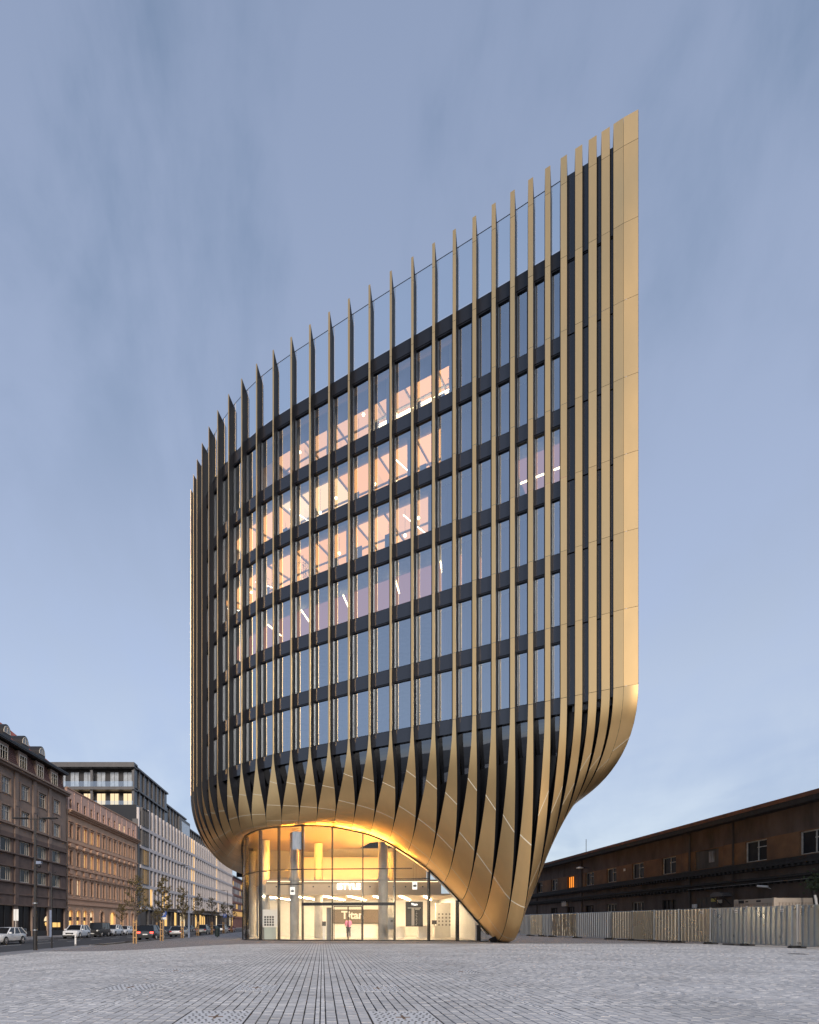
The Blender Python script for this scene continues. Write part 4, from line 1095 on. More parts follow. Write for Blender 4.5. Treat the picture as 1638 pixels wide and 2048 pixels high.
rng = random.Random(5)
for c in cols:
    for za, zb in ((13.6, 15.4), (16.9, 18.8)):
        b = MB(); xf = HX+.1
        b.box(HX-.02, xf, c-1.25, c-1.02, za-.2, zb+.25); b.box(HX-.02, xf, c+1.02, c+1.25, za-.2, zb+.25); b.box(HX-.02, xf, c-1.02, c+1.02, zb+.02, zb+.25)
        b.build('window_surround', 'brownwall', house)
        window_x(house, HX-.12, 1, c-1.0, c+1.0, za, zb, 'cream_frame', rng.choice(['pane_pale', 'pane_dark', 'pane_pale']), mull=(.34, .67), trans=(.66,), fw_=.10, sill=.2)
    for za, zb in ((6.4, 8.1), (9.9, 11.6)):
        window_x(house, HX-.14, 1, c-1.25, c+1.25, za, zb, 'cream_frame', 'pane_dark', mull=(.14, .62, .8), trans=(), fw_=.12)
    # attic windows in the mansard
    b = MB(); b.box(HX-1.6, HX-.28, c-1.15, c+1.15, 20.5, 23.0); b.build('attic_dormer', 'brownwall', house)
    window_x(house, HX-.22, 1, c-.85, c+.85, 20.85, 22.6, 'cream_frame', 'pane_pale', mull=(.34, .67), trans=(.66,), fw_=.09)
for c0, c1 in zip([56]+cols, cols+[86]):
    ya = c0+1.17 if c0 != 56 else 56; yb = c1-1.17 if c1 != 86 else 86
    b = MB(); b.quad((HX-.1, ya, 20.5), (HX-.1, yb, 20.5), (HX-.85, yb, 23.2), (HX-.85, ya, 23.2))
    b.build('mansard_slope', 'mansard', house)
b = MB()
for c0, c1 in zip([56]+cols, cols+[86]):
    ya = c0+1.3 if c0 != 56 else 56; yb = c1-1.3 if c1 != 86 else 85.9
    for q in range(9):
        z = 20.55+q*.28; x = HX-.1-.75*(z-20.5)/2.7
        b.box(x-.1, x+.05, ya, yb, z, z+.07)
b.build('tile_course', 'mansard', house)
b = MB(); b.box(HX-1.2, HX+.25, 55.9, 86.2, 23.2, 23.42); b.box(HX+.1, HX+.3, 55.9, 86.2, 23.35, 23.55); b.build('gutter', 'zinc', house)
b = MB(); b.quad((HX-.3, 56, 23.45), (HX-.3, 86.1, 23.45), (HX-6.5, 80.5, 29.0), (HX-6.5, 56, 29.0)); b.quad((HX-.3, 86.1, 23.45), (HX-13, 86.1, 23.45), (HX-6.5, 80.5, 29.0), (HX-6.5, 80.5, 29.0)); b.quad((HX-13, 56, 23.45), (HX-6.5, 56, 29.0), (HX-6.5, 80.5, 29.0), (HX-13, 86.1, 23.45))
b.build('roof', 'redtile', house)
for y in (62.5, 67.0, 71.5, 75.9, 80.4):
    b = MB(); n = 12
    prof = [(.95*math.cos(math.pi*k/n), .55+1.0*math.sin(math.pi*k/n)) for k in range(n+1)]; prof = [(.95, -.2)]+prof+[(-.95, -.2)]
    b.prism([(y+p[0], 24.2+p[1]) for p in prof], 'x', HX-4.2, HX-.9); d = b.build('round_dormer', 'zinc', house)
    b = MB(); vs = [(HX-.88, y+.74*math.cos(math.pi*k/n), 24.65+.85*math.sin(math.pi*k/n)) for k in range(n+1)]
    b.add(vs, [tuple(range(n+1))]); pn = b.build('pane', 'pane_pale', d)
    b = MB()
    for k in range(n): b.bar(vs[k], vs[k+1], .08)
    b.bar((HX-.87, y, 24.65), (HX-.87, y, 25.5), .05); b.bar((HX-.87, y-.74, 24.65), (HX-.87, y+.74, 24.65), .08); b.build('window_frame', 'cream_frame', d)
# end wall, shopfronts, drainpipe
b = MB(); b.box(HX-13, HX-.41, 85.6, 86.0, -.47, 23.2); b.build('end_wall', 'brownwall', house)
M['shop_dark'] = mat('dark_shop_glass', (.020, .017, .018), rough=.35, spec=.08, noise=.4, nscale=.5)
for c0, c1 in zip([56.0]+[(a+b_)/2 for a, b_ in zip(cols[:-1], cols[1:])], [(a+b_)/2 for a, b_ in zip(cols[:-1], cols[1:])]+[86.0]):
    for ya, yb in ((c0, c0+.5), (c1-.5, c1)):
        b = MB(); b.box(HX-.35, HX+.04, ya, yb, -.47, 3.44); b.build('shop_pier', 'brownwall', house)
    b = MB(); b.box(HX-.3, HX-.2, c0+.5, c1-.5, -.1, 3.44); sw = b.build('shop_window', 'shop_dark', house)
    b = MB(); b.box(HX-.19, HX-.12, c0+.5, c0+.6, 0, 3.4); b.box(HX-.19, HX-.12, (c0+c1)/2-.05, (c0+c1)/2+.05, 0, 3.4); b.box(HX-.19, HX-.10, c0+.5, c1-.5, -.45, .25); b.build('shop_frame', 'zinc', sw)
b = MB(); b.cyl((HX+.25, 85.8, -.4), (HX+.25, 85.8, 20), .06, n=8); b.build('drainpipe', 'zinc', house)
b = MB(); n = 10; ys0 = 80.6
b.add([(HX-.17, ys0-1.1*math.cos(math.pi*k/n), 1.55+.75*math.sin(math.pi*k/n)) for k in range(n+1)], [tuple(range(n+1))])
b.build('lit_lunette', 'pane_lit2', house)
b = MB()
for q in range(14): b.box(HX-.17, HX-.165, ys0-1.0+rng.uniform(0, 4.2), ys0-.8+rng.uniform(0, 4.4)+.3, 1.0+rng.uniform(-.3, .3), 1.15+rng.uniform(-.1, .3))
b.build('window_lamp', 'pane_lit', house)

# ---------------------------------------------------------------- pink palace
KXX = -38.2; PY0, PY1 = 86.6, 119.6
pal = thing('pink_palace', 'salmon pink neo-renaissance house with rusticated front and round-arched ground floor', 'building', (KXX-6, 103, -.47), world=True)
SILL[pal.name] = 'pinktrim'
pc = [87.95+2.66*k for k in range(12)]
w = Wall(KXX, 1, PY0, PY1, .4)
po = lambda hw: [(c-hw, c+hw) for c in pc]
w.band(3.9, 5.6, []); w.band(5.6, 8.0, po(.52)); w.band(8.0, 10.1, []); w.band(10.1, 12.3, po(.52)); w.band(12.3, 14.2, []); w.band(14.2, 16.3, po(.5)); w.band(16.3, 17.7, [])
w.b.build('wall', 'pinkwall', pal)
w = Wall(KXX, 1, PY0, PY1, .35)
w.band(18.3, 18.75, []); w.band(18.75, 20.1, po(.4)); w.band(20.1, 21.5, [])
w.b.build('attic_wall', 'pinkatt', pal)
for za, zb, out, nm in ((17.7, 17.95, .35, 'cornice'), (17.95, 18.15, .65, 'cornice'), (18.15, 18.3, .85, 'cornice'), (21.5, 21.66, .12, 'coping'), (13.5, 13.72, .22, 'string_course'), (8.35, 8.55, .3, 'string_course'), (9.5, 9.68, .28, 'string_course'), (4.1, 4.4, .25, 'string_course'), (4.95, 5.12, .2, 'string_course')):
    b = MB(); b.box(KXX-.2, KXX+out, PY0, PY1, za, zb); b.build(nm, 'pinktrim', pal)
for k, c in enumerate(pc):
    att = 'pane_lit2' if k in (8, 9) else 'pane_dark'
    window_x(pal, KXX-.1, 1, c-.4, c+.4, 18.75, 20.1, 'pinktrim', att, mull=(), trans=(.6,), fw_=.07)
    window_x(pal, KXX-.14, 1, c-.5, c+.5, 14.2, 16.3, 'pinktrim', 'pane_lit' if k in (2, 3, 4) else 'pane_dark', mull=(.5,), trans=(.7,), fw_=.08, sill=.15)
    window_x(pal, KXX-.14, 1, c-.52, c+.52, 10.1, 12.3, 'pinktrim', 'pane_lit' if k in (2, 3, 4, 5, 6, 7) else 'pane_dark', mull=(.5,), trans=(.7,), fw_=.08, sill=.18)
    window_x(pal, KXX-.14, 1, c-.52, c+.52, 5.6, 8.0, 'pinktrim', 'pane_lit2' if k == 1 else 'pane_dark', mull=(.5,), trans=(.7,), fw_=.08, sill=.18)
    # surrounds, hoods, aprons
    for za, zb in ((14.2, 16.3), (10.1, 12.3), (5.6, 8.0)):
        b = MB(); b.box(KXX-.02, KXX+.13, c-.78, c-.54, za, zb+.2); b.box(KXX-.02, KXX+.13, c+.54, c+.78, za, zb+.2); b.box(KXX-.02, KXX+.13, c-.54, c+.54, zb+.03, zb+.2)
        b.box(KXX-.02, KXX+.3, c-.85, c+.85, zb+.28, zb+.42); b.build('window_surround', 'pinktrim', pal)
    b = MB(); n = 8; vs = [(c-.98, 12.76)]+[(c-.98*math.cos(math.pi*q/n), 12.95+.42*math.sin(math.pi*q/n)) for q in range(n+1)]+[(c+.98, 12.76)]
    b.prism(vs, 'x', KXX-.02, KXX+.42); b.build('hood', 'pinktrim', pal)
    b = MB(); b.box(KXX-.02, KXX+.2, c-.7, c+.7, 8.72, 9.42); b.build('apron', 'pinktrim', pal)
    b = MB(); b.box(KXX-.02, KXX+.06, c+1.2, c+1.46, 18.4, 21.4); b.build('pilaster', 'pinkatt', pal)
    # rusticated piers: stone blocks beside the windows
    b = MB()
    for za, zb, st in ((5.2, 8.3, .34), (9.75, 12.6, .36)):
        z = za
        q = 0
        while z < zb-.1:
            e = .1 if q % 2 else 0.0
            b.box(KXX-.02, KXX+.07, c+.80+e, c+1.84-e, z+.025, min(zb, z+st)-.025); z += st; q += 1
    b.build('rusticated_pier', 'pinkwall', pal)
# ground floor arches
ac = [88.0, 90.7, 93.3, 96.0, 100.6, 105.6, 110.6, 113.2, 116.6]
wd = [.72, .72, .72, .72, .8, 1.25, .72, .72, .72]
b = MB(); n = 10; y = PY0
for c, hw in zip(ac, wd):
    b.box(KXX-.35, KXX, y, c-hw, -.47, 3.9); y = c+hw
    pts = [(c-hw*math.cos(math.pi*q/n), 2.55+.75*math.sin(math.pi*q/n)) for q in range(n+1)]
    for p, q in zip(pts[:-1], pts[1:]):
        b.add([(KXX, p[0], p[1]), (KXX, q[0], q[1]), (KXX, q[0], 3.9), (KXX, p[0], 3.9), (KXX-.35, p[0], p[1]), (KXX-.35, q[0], q[1])], [(0, 1, 2, 3), (0, 4, 5, 1)])
b.box(KXX-.35, KXX, y, PY1, -.47, 3.9); b.build('arcade_wall', 'pinkwall', pal)
for k, (c, hw) in enumerate(zip(ac, wd)):
    m = ['pane_lit', 'pane_lit', 'pane_lit', 'pane_lit2', 'pane_dark', 'pane_lit', 'pinkatt', 'pinkatt', 'pinkatt'][k]
    b = MB(); pts = [(KXX-.3, c+hw, -.3)]+[(KXX-.3, c+hw*math.cos(math.pi*q/n), 2.55+.75*math.sin(math.pi*q/n)) for q in range(n+1)]+[(KXX-.3, c-hw, -.3)]
    b.add(pts, [tuple(range(len(pts)))]); aw = b.build('arched_window', m, pal)
    if k < 4:
        b = MB(); b.box(KXX-.28, KXX-.2, c-hw, c+hw, 1.65, 2.25); b.build('sign_band', 'zinc', aw)
    b = MB()
    for q in range(11):
        a = math.pi*q/10; ca, sa = math.cos(a), math.sin(a); p = (c+(hw+.22)*ca, 2.55+(.75+.22)*sa)
        b.obox((0, 0), (1, 0), (0, 1), 0, 0, 0, 0) if False else None
        t_ = (-sa, ca)
        vs = []
        for so, st in ((-.2, -.1), (.2, -.12), (.2, .12), (-.2, .1)): vs.append((p[0]+so*ca+st*t_[0], p[1]+so*sa+st*t_[1]))
        b.prism(vs, 'x', KXX-.01, KXX+.08)
    for q in range(6):
        for s in (-1, 1):
            e = .06*(q % 2); ya, yb = sorted((c+s*(hw+.04), c+s*(hw+.46-e))); b.box(KXX-.01, KXX+.08, ya, yb, -.3+q*.46, .1+q*.46)
    b.build('voussoir_ring', 'pinkwall', pal)
b = MB(); b.quad((KXX-.3, PY0, 21.5), (KXX-.3, PY1, 21.5), (KXX-7, PY1, 22.4), (KXX-7, PY0, 22.4)); b.box(KXX-14, KXX-.36, PY0, PY0+.3, -.4, 21.4); b.box(KXX-14, KXX-.36, PY1-.3, PY1, -.4, 21.4); b.build('roof', 'zinc', pal)

# ---------------------------------------------------------------- modern stone-fin office block
M['stone'] = mat('pale_stone_cladding', (.66, .59, .56), rough=.75, noise=.1, nscale=1.5)
M['darkmetal'] = mat('grey_metal_cladding', (.11, .105, .105), rough=.5, metal=.3, noise=.15, nscale=1)
M['pane_blue'] = mat('sky_pane', (.035, .038, .045), rough=.2, spec=.2, noise=.5, nscale=.4)
M['pane_white'] = mat('bright_curtained_pane', (.40, .43, .46), rough=.1, spec=1.0, noise=.3, nscale=1.2)
MX = -38.2; MY0, MY1 = 120.2, 247.0
mod = thing('modern_block', 'long modern office block with pale stone fins and dark setback storeys', 'building', (MX-8, 180, -.47), world=True)
lev = [4.6, 9.2, 13.3, 17.4, 21.5, 26.1]
b = MB(); b.box(MX-20, MX-.35, MY0, MY1, -.47, 25.9); b.build('core', 'recess', mod)
b = MB(); b.box(MX-1.2, MX-.05, MY0-.02, MY0+1.6, -.4, 23.0); b.build('party_wall', 'darkmetal', mod)
for z in lev[:-1]:
    b = MB(); b.box(MX-.6, MX+.18, MY0+1.2, MY1, z-.35, z+.35); b.build('floor_band', 'stone', mod)
rng = random.Random(21)
sp = 3.07; y = 127.6; k = 0
fin_me = {}
baysY = []
while y < MY1-.5:
    baysY.append(y); y += sp
for r_ in range(5):
    z0, z1 = lev[r_]+.36, (lev[r_+1]-.36 if r_ < 4 else 26.1)
    if r_ == 0: z0 = lev[0]+.36
    b = MB(); b.box(-.3, .13, -.55, .55, 0, z1-z0); me = b.mesh('stone_fin', 'stone')
    bp = MB(); bp.quad((0, -.0, 0), (0, 1, 0), (0, 1, z1-z0), (0, 0, z1-z0)); 
    mes = {m: bp.mesh('window_pane', m) for m in ('pane_blue', 'pane_lit', 'pane_dark', 'pane_white')}
    for q, yy in enumerate(baysY):
        o = link('stone_fin', me, mod); o.location = (MX, yy, z0)
        if q in (13, 14, 26, 27) and True: m = rng.choice(['pane_lit', 'pane_dark', 'pane_lit'])
        elif r_ < 1 and q < 6: m = 'pane_lit' if rng.random() < .6 else 'pane_dark'
        else: m = rng.choice(['pane_blue', 'pane_blue', 'pane_dark'])
        o = link('window', mes[m], mod); o.location = (MX-.15, yy+.56, z0); o.scale = (1, sp-1.12, 1)
# glass corner bay at the near end
for r_ in range(5):
    z0, z1 = lev[r_]+.36, lev[r_+1]-.36
    m = 'pane_lit' if r_ < 3 else 'pane_white'
    bay_w = window_x(mod, MX+.35, 1, 122.0, 126.6, z0, z1, 'darkmetal', m, fw_=.12, mull=(.25, .5, .75), trans=(), depth=.5, name='corner_window')
# ground floor
me = MB().box(MX-.6, MX+.05, -.2, .2, -.47, 4.24).mesh('ground_pier', 'darkmetal')
for q, yy in enumerate(baysY):
    o = link('ground_pier', me, mod); o.location = (0, yy, 0)
for q, yy in enumerate(baysY):
    m = rng.choice(['pane_lit', 'pane_dark', 'pane_lit2', 'pane_dark', 'pane_dark', 'pane_dark']); b = MB(); b.quad((MX-.12, yy+.2, -.2), (MX-.12, yy+sp-.2, -.2), (MX-.12, yy+sp-.2, rng.uniform(2.6, 4.2)), (MX-.12, yy+.2, 4.2)); b.build('shop_window', m, mod)
b = MB(); b.box(MX, MX+2.6, 172, 214, 5.0, 5.25); b.build('canopy', 'darkmetal', mod)
b = MB(); b.box(MX, MX+2.0, 140, 152, 4.7, 4.9); b.build('canopy', 'darkmetal', mod)
# setback storeys
def setback(y0, y1, x1, zs, ztop, end=True, lit=()):
    b = MB(); b.box(MX-20, x1-.5, y0+2.2, y1, zs[0], ztop-.1); b.build('setback_core', 'recess', mod)
    for z in list(zs)+[ztop]:
        b = MB(); b.box(MX-20, x1+.15, y0-.15, y1+.05, z-.28, z+.12); b.build('setback_slab', 'darkmetal', mod)
    for z0, z1 in zip(zs, list(zs[1:])+[ztop]):
        yy = y0
        while yy < y1-.5:
            b = MB(); b.box(x1-.4, x1, yy, yy+.35, z0+.12, z1-.28); b.build('setback_pier', 'stone' if False else 'darkmetal', mod)
            b = MB(); b.quad((x1-.3, yy+.35, z0+.12), (x1-.3, min(y1, yy+3.3), z0+.12), (x1-.3, min(y1, yy+3.3), z1-.28), (x1-.3, yy+.35, z1-.28)); b.build('window', 'pane_blue', mod); yy += 3.3
setback(123.6, 150.0, -40.0, [26.0, 30.2], 34.9)
setback(150.2, 172.0, -40.4, [26.0], 32.2)
setback(176.0, 240.0, -40.6, [26.0], 30.2)
b = MB(); b.box(-46, -40.2, 163, 176, 26, 31.5); b.build('lift_house', 'darkmetal', mod)
b = MB(); b.box(-40.18, -40.1, 165.5, 175, 27.2, 30.5); b.build('window', 'pane_white', mod)
# end front facing the square: two balcony storeys
EY = 123.6
for z0, z1, m in ((26.0, 30.0, 'pane_lit2'), (30.2, 34.6, 'pane_white'), (21.4, 25.7, 'pane_dark')):
    b = MB(); b.box(-58, -40.4, EY+1.4, EY+1.7, z0, z1); b.build('end_wall', 'zinc', mod)
    for q in range(6):
        x0 = -42.9-q*2.85
        b = MB(); b.box(x0, x0+1.9, EY+1.3, EY+1.38, z0+.25, z1-.75); f = b.build('balcony_door', m if (m != 'pane_lit2' or q in (0, 1, 2, 3, 4)) else 'pane_dark', mod)
        b = MB()
        for d in (0, .93, 1.84): b.box(x0+d, x0+d+.07, EY+1.22, EY+1.3, z0+.2, z1-.7)
        b.box(x0, x0+1.9, EY+1.22, EY+1.3, z1-.78, z1-.7); b.build('door_frame', 'zinc', f)
for z in (26.0, 30.1, 34.9):
    b = MB(); b.box(-58, -39.85, EY-1.0, EY+1.5, z-.5, z+.12 if z < 34 else z+.5); b.build('balcony_slab', 'darkmetal', mod)
for z in (26.1, 30.2):
    b = MB(); b.quad((-57.8, EY-.9, z+.02), (-40.1, EY-.9, z+.02), (-40.1, EY-.9, z+1.15), (-57.8, EY-.9, z+1.15)); b.build('balcony_glass', 'glass_rail', mod)
    for x in (-57.5, -49, -40.2):
        b = MB(); b.box(x-.25, x+.25, EY-.6, EY-.1, z+.05, z+3.6); b.build('balcony_post', 'darkmetal', mod)
for x in (-38.6, -43.5, -48.5):
    b = MB(); b.box(x-.5, x+.5, 120.3, 121.0, 21.4, 25.4); b.build('stone_pier', 'stone', mod)
b = MB(); b.box(-56, -39, 121.0, 121.3, 20.5, 25.4); b.build('end_wall', 'recess', mod)

# ---------------------------------------------------------------- far end of the street
def far_house(y0, y1, X, h, m, lab, floors, cat='building', seed=1):
    t = thing('far_house', lab, cat, (X-6, (y0+y1)/2, -.6), world=True)
    b = MB(); b.box(X-14, X, y0, y1, -.6, h); b.build('wall', m, t)
    b = MB(); b.box(X-14, X+.5, y0-.05, y1+.05, h, h+.5); b.prism([(X+.3, h+.5), (X-14, h+.5), (X-7, h+3.5)], 'y', y0, y1); b.build('roof', 'zinc', t)
    rng = random.Random(seed)
    for f in range(floors):
        z = 4.6+f*(h-5.2)/floors; b = MB(); b.box(X, X+.25, y0, y1, z-.9, z-.7); b.build('string_course', m, t)
        n = int((y1-y0)/3)
        for q in range(n):
            y = y0+1+q*3
            b = MB(); b.box(X, X+.03, y, y+1.2, z, z+2.1); b.build('window', rng.choice(['pane_dark', 'pane_dark', 'pane_pale', 'pane_lit']) if f else 'pane_lit', t)
M['redwall'] = mat('red_brown_render', (.27, .12, .09), rough=.9, noise=.2, nscale=.5)
far_house(249, 283, -38.6, 21.5, 'redwall', 'reddish brown old house past the end of the modern block', 5, seed=4)
far_house(284, 330, -38.9, 18, 'pinkwall', 'distant pinkish house at the street end beyond the reddish house', 4, seed=5)
t = thing('far_house', 'pale far building closing the end of the street', 'building', (-60, 440, -.6), world=True)
b = MB(); b.box(-95, -28, 436, 450, -.6, 16); b.build('wall', 'stone', t); b = MB(); b.box(-96, -27, 435, 451, 16, 17); b.build('roof', 'zinc', t)
b = MB()
for f in range(4):
    for q in range(18): b.box(-94+q*3.6, -92.4+q*3.6, 435.8, 436, 1+f*3.7, 3.2+f*3.7)
b.build('window', 'pane_dark', t, kind='stuff')
t = thing('far_house', 'low distant building seen under the belly of the golden building', 'building', (-18, 300, -.6), world=True)
b = MB(); b.box(-26, 30, 300, 320, -.6, 12); b.build('wall', 'brownwall', t); b = MB(); b.box(-26.5, 30.5, 299.5, 320.5, 12, 12.8); b.build('roof', 'zinc', t)
b = MB()
for f in range(3):
    for q in range(14): b.box(-25+q*3.8, -23.6+q*3.8, 299.8, 300, .6+f*3.6, 2.7+f*3.6)
b.build('window', 'pane_dark', t, kind='stuff')
# ================================================================== LONG DARK STATION SHED ON THE RIGHT
M['sooty'] = mat('sooty_render', (.10, .078, .067), rough=.92, noise=.45, nscale=.9, bump=.25, bscale=10, stretch=(1, 1, .35))
M['ochre'] = mat('weathered_ochre_render', (.235, .13, .065), rough=.9, noise=.5, nscale=.7, bump=.25, bscale=10, col2=(.12, .068, .04))
M['cornice_dark'] = mat('black_stone_cornice', (.022, .021, .022), rough=.85, noise=.5, nscale=4, bump=.6, bscale=14)
M['board'] = mat('grey_boarding', (.085, .078, .070), rough=.8, noise=.4, nscale=1.5, stretch=(1, 1, .2))
M['rustroof'] = mat('rusty_sheet_roof', (.13, .055, .032), rough=.8, noise=.5, nscale=1.5)
M['pane_orange'] = emis('orange_lit_pane', (1.0, .30, .04), .9)
M['worn_frame'] = mat('worn_window_frame', (.55, .52, .47), rough=.8, noise=.35, nscale=6)
SX = 28.0
shed = thing('station_shed', 'long dark sooty two-storey station building with ochre wall patches', 'building', (SX+4, 60, 0), world=True)
SILL[shed.name] = 'sooty'
wc = [23.8, 28.4, 33.1, 37.5, 46.9, 51.5, 56.2, 60.8, 65.4, 70.1, 74.8, 79.5]
w = Wall(SX, -1, 18, 110, .4)
upo = [(c-.95, c+.95) for c in wc if c < 75]+[(41.0, 43.6)]
w.band(0, 2.2, []); 
low = [(c-.95, c+.95) for c in (46.9, 51.5, 56.2, 60.8, 65.4, 70.1)]
w.band(2.2, 3.1, low+[(41.2, 43.4)]); w.band(3.1, 5.1, []); w.b.build('wall', 'sooty', shed)
w = Wall(SX, -1, 18, 110, .4)
w.band(5.1, 5.2, []); w.band(5.2, 6.55, upo); w.band(6.55, 6.6, [])
w.b.build('wall', 'ochre', shed)
w = Wall(SX, -1, 18, 110, .4); w.band(6.6, 8.2, []); w.b.build('wall', 'sooty', shed)
for za, zb, out, nm in ((4.92, 5.12, .22, 'cornice'), (4.72, 4.9, .34, 'cornice'), (4.55, 4.7, .22, 'cornice'), (3.96, 4.1, .3, 'ledge'), (3.8, 3.94, .22, 'ledge')):
    b = MB(); b.box(SX-out, SX+.1, 18, 110, za, zb); b.build(nm, 'cornice_dark', shed)
b = MB()
rng = random.Random(9)
for q in range(150):
    y = 24+q*.42; b.box(SX-.33, SX-.02, y, y+.16, 4.56, 4.9)
b.build('dentil', 'cornice_dark', shed, kind='stuff')
b = MB()
for q in range(110):
    y = 24+q*.5; b.box(SX-.28, SX-.02, y, y+.14, 3.62, 3.79)
b.build('dentil', 'cornice_dark', shed, kind='stuff')
b = MB(); b.box(SX-.30, SX-.22, 30, 44, 3.735, 3.765); b.build('wall_pipe', 'grey_panel', shed)
for y in (25.9, 39.9, 44.6, 62.9, 76):
    b = MB(); b.box(SX-.12, SX+.1, y-.45, y+.45, 0, 8.2); b.build('pilaster', 'sooty', shed)
for y in (39.9, 44.6):
    b = MB(); b.box(SX-.14, SX-.11, y-.4, y+.4, 5.2, 6.6); b.build('ochre_patch', 'ochre', shed)
for c in wc:
    if c > 75: continue
    if abs(c-65.4) < .1:
        window_x(shed, SX+.14, -1, c-.95, c+.95, 5.2, 6.55, 'zinc', 'pane_orange', mull=(.25, .5, .75), trans=(), fw_=.07)
    else:
        wd_ = window_x(shed, SX+.12, -1, c-.95, c+.95, 5.2, 6.55, 'worn_frame', 'pane_dark', mull=(.46,), trans=(), fw_=.06)
        b = MB(); b.box(SX+.12, SX+.16, c-.9, c+.0, 6.08, 6.13); b.build('casement_bar', 'worn_frame', wd_)
for c in (46.9, 51.5, 56.2, 60.8, 65.4, 70.1):
    m = 'worn_frame' if c in (51.5, 56.2) else 'cornice_dark'
    window_x(shed, SX+.12, -1, c-.95, c+.95, 2.2, 3.1, m, 'pane_dark', mull=(.33, .66), trans=(), fw_=.07)
# boarded bay and door
b = MB()
for q in range(7): b.box(SX+.08, SX+.14+.01*(q % 3), 41.0+q*.372, 41.36+q*.372, 5.2, 6.54)
b.build('boarding', 'board', shed)
b = MB(); b.box(SX+.05, SX+.06, 41.5, 42.1, 5.6, 6.4); b.build('pane', 'pane_pale', shed)
b = MB()
for q in range(4): b.box(SX-.03, SX+.04, 41.2+q*.55, 41.71+q*.55, 0, 3.1)
b.build('shed_door', 'board', shed)
b = MB(); b.box(SX-.05, SX-.012, 40.6, 41.1, 2.62, 2.86); b.build('notice', 'paint_yellow' if 'paint_yellow' in M else 'cream_frame', shed)
# roof
b = MB(); b.prism([(SX-.95, 8.32), (SX-.95, 8.5), (SX+7, 10.2), (SX+15, 8.5), (SX+15, 8.2), (SX+.2, 8.2)], 'y', 17.5, 110.5); b.build('roof', 'rustroof', shed)
b = MB(); b.box(SX-1.02, SX-.96, 17.5, 110.5, 8.30, 8.54); b.build('eave_edge', 'rustroof', shed)
b = MB(); b.box(SX-.96, SX-.9, 17.5, 110.5, 8.0, 8.30); b.box(SX-.9, SX-.02, 17.5, 110.5, 8.06, 8.12); b.build('soffit_board', 'cornice_dark', shed)
b = MB(); b.cyl((SX-.08, 44.1, 0), (SX-.08, 44.1, 8.1), .06, n=8); b.cyl((SX-.75, 44.1, 8.22), (SX-.08, 44.1, 7.9), .06, n=8); b.build('drainpipe', 'board', shed)
b = MB(); b.cyl((SX+2, 66, 8.8), (SX+2, 66, 10.8), .03, n=6); b.build('roof_antenna', 'zinc', shed)
b = MB(); b.box(SX-.25, SX-.02, 66.2, 67.3, 3.2, 3.75); ac_ = b.build('air_conditioner', 'cream_frame', shed)
b = MB()
for q in range(4): b.box(SX-.262, SX-.251, 66.3, 67.2, 3.26+q*.12, 3.31+q*.12)
b.build('vent_slat', 'grey_panel', ac_)
# wall lamp, canopy lamp, camera: hang from the wall
t = thing('wall_lamp', 'white oval floodlight on a short arm under the eaves of the dark shed', 'lamp', (SX-.02, 60.9, 7.0))
b = MB(); b.cyl((0, 0, 0), (-.6, 0, .12), .03, n=6); b.build('arm', 'zinc', t); b = MB(); b.lathe((-.95, 0, .02), [(.001, .14), (.2, .12), (.36, .03), (.36, -.03), (.2, -.06), (.001, -.07)], 12); b.build('lamp_head', 'white', t, smooth=True)
t = thing('security_camera', 'white tubular security camera on the shed wall above the beige container', 'camera', (SX-.02, 36.2, 3.45))
b = MB(); b.cyl((0, 0, -.1), (-.25, 0, .0), .02, n=6); b.build('bracket', 'white', t); b = MB(); b.cyl((-.25, -.1, .02), (-.5, .45, .1), .07, n=10); b.build('housing', 'white', t)
t = thing('door_canopy', 'small dark curved canopy beside the shed door', 'canopy', (SX-.01, 40.1, 3.1))
b = MB(); b.prism([(-.6, -.05), (.6, -.05), (.55, .12), (.25, .25), (-.25, .25), (-.55, .12)], 'x', -.8, 0) ; b.build('hood', 'slate' if 'slate' in M else 'darkmetal', t)
b = MB(); b.bar((-.05, -.5, -.7), (-.7, -.5, -.06), .04); b.bar((-.05, .5, -.7), (-.7, .5, -.06), .04); b.build('bracket', 'zinc', t)
M['yellow'] = mat('yellow_plate', (.55, .45, .10), rough=.5)
tag(MB().box(SX-.04, SX-.02, 41.2, 41.75, 2.75, 2.98).build('warning_plate', 'yellow'), 'small yellow plate on the dark shed door', 'sign')
t = thing('meter_box', 'small white meter box with hanging cables on the shed wall', 'box', (SX-.1, 43.5, 2.35))
b = MB(); b.box(-.06, .08, -.2, .2, 0, .28); b.build('cabinet', 'white', t); b = MB(); b.cyl((0, -.1, 0), (0, -.12, -.9), .015, n=5); b.cyl((0, .1, 0), (0, .05, -1.1), .015, n=5); b.build('cable', 'white', t)
tag(MB().box(SX-.06, SX-.003, 53.6, 53.85, 6.05, 6.28).build('alarm_box', 'white'), 'small white box on the ochre wall between shed windows', 'box')
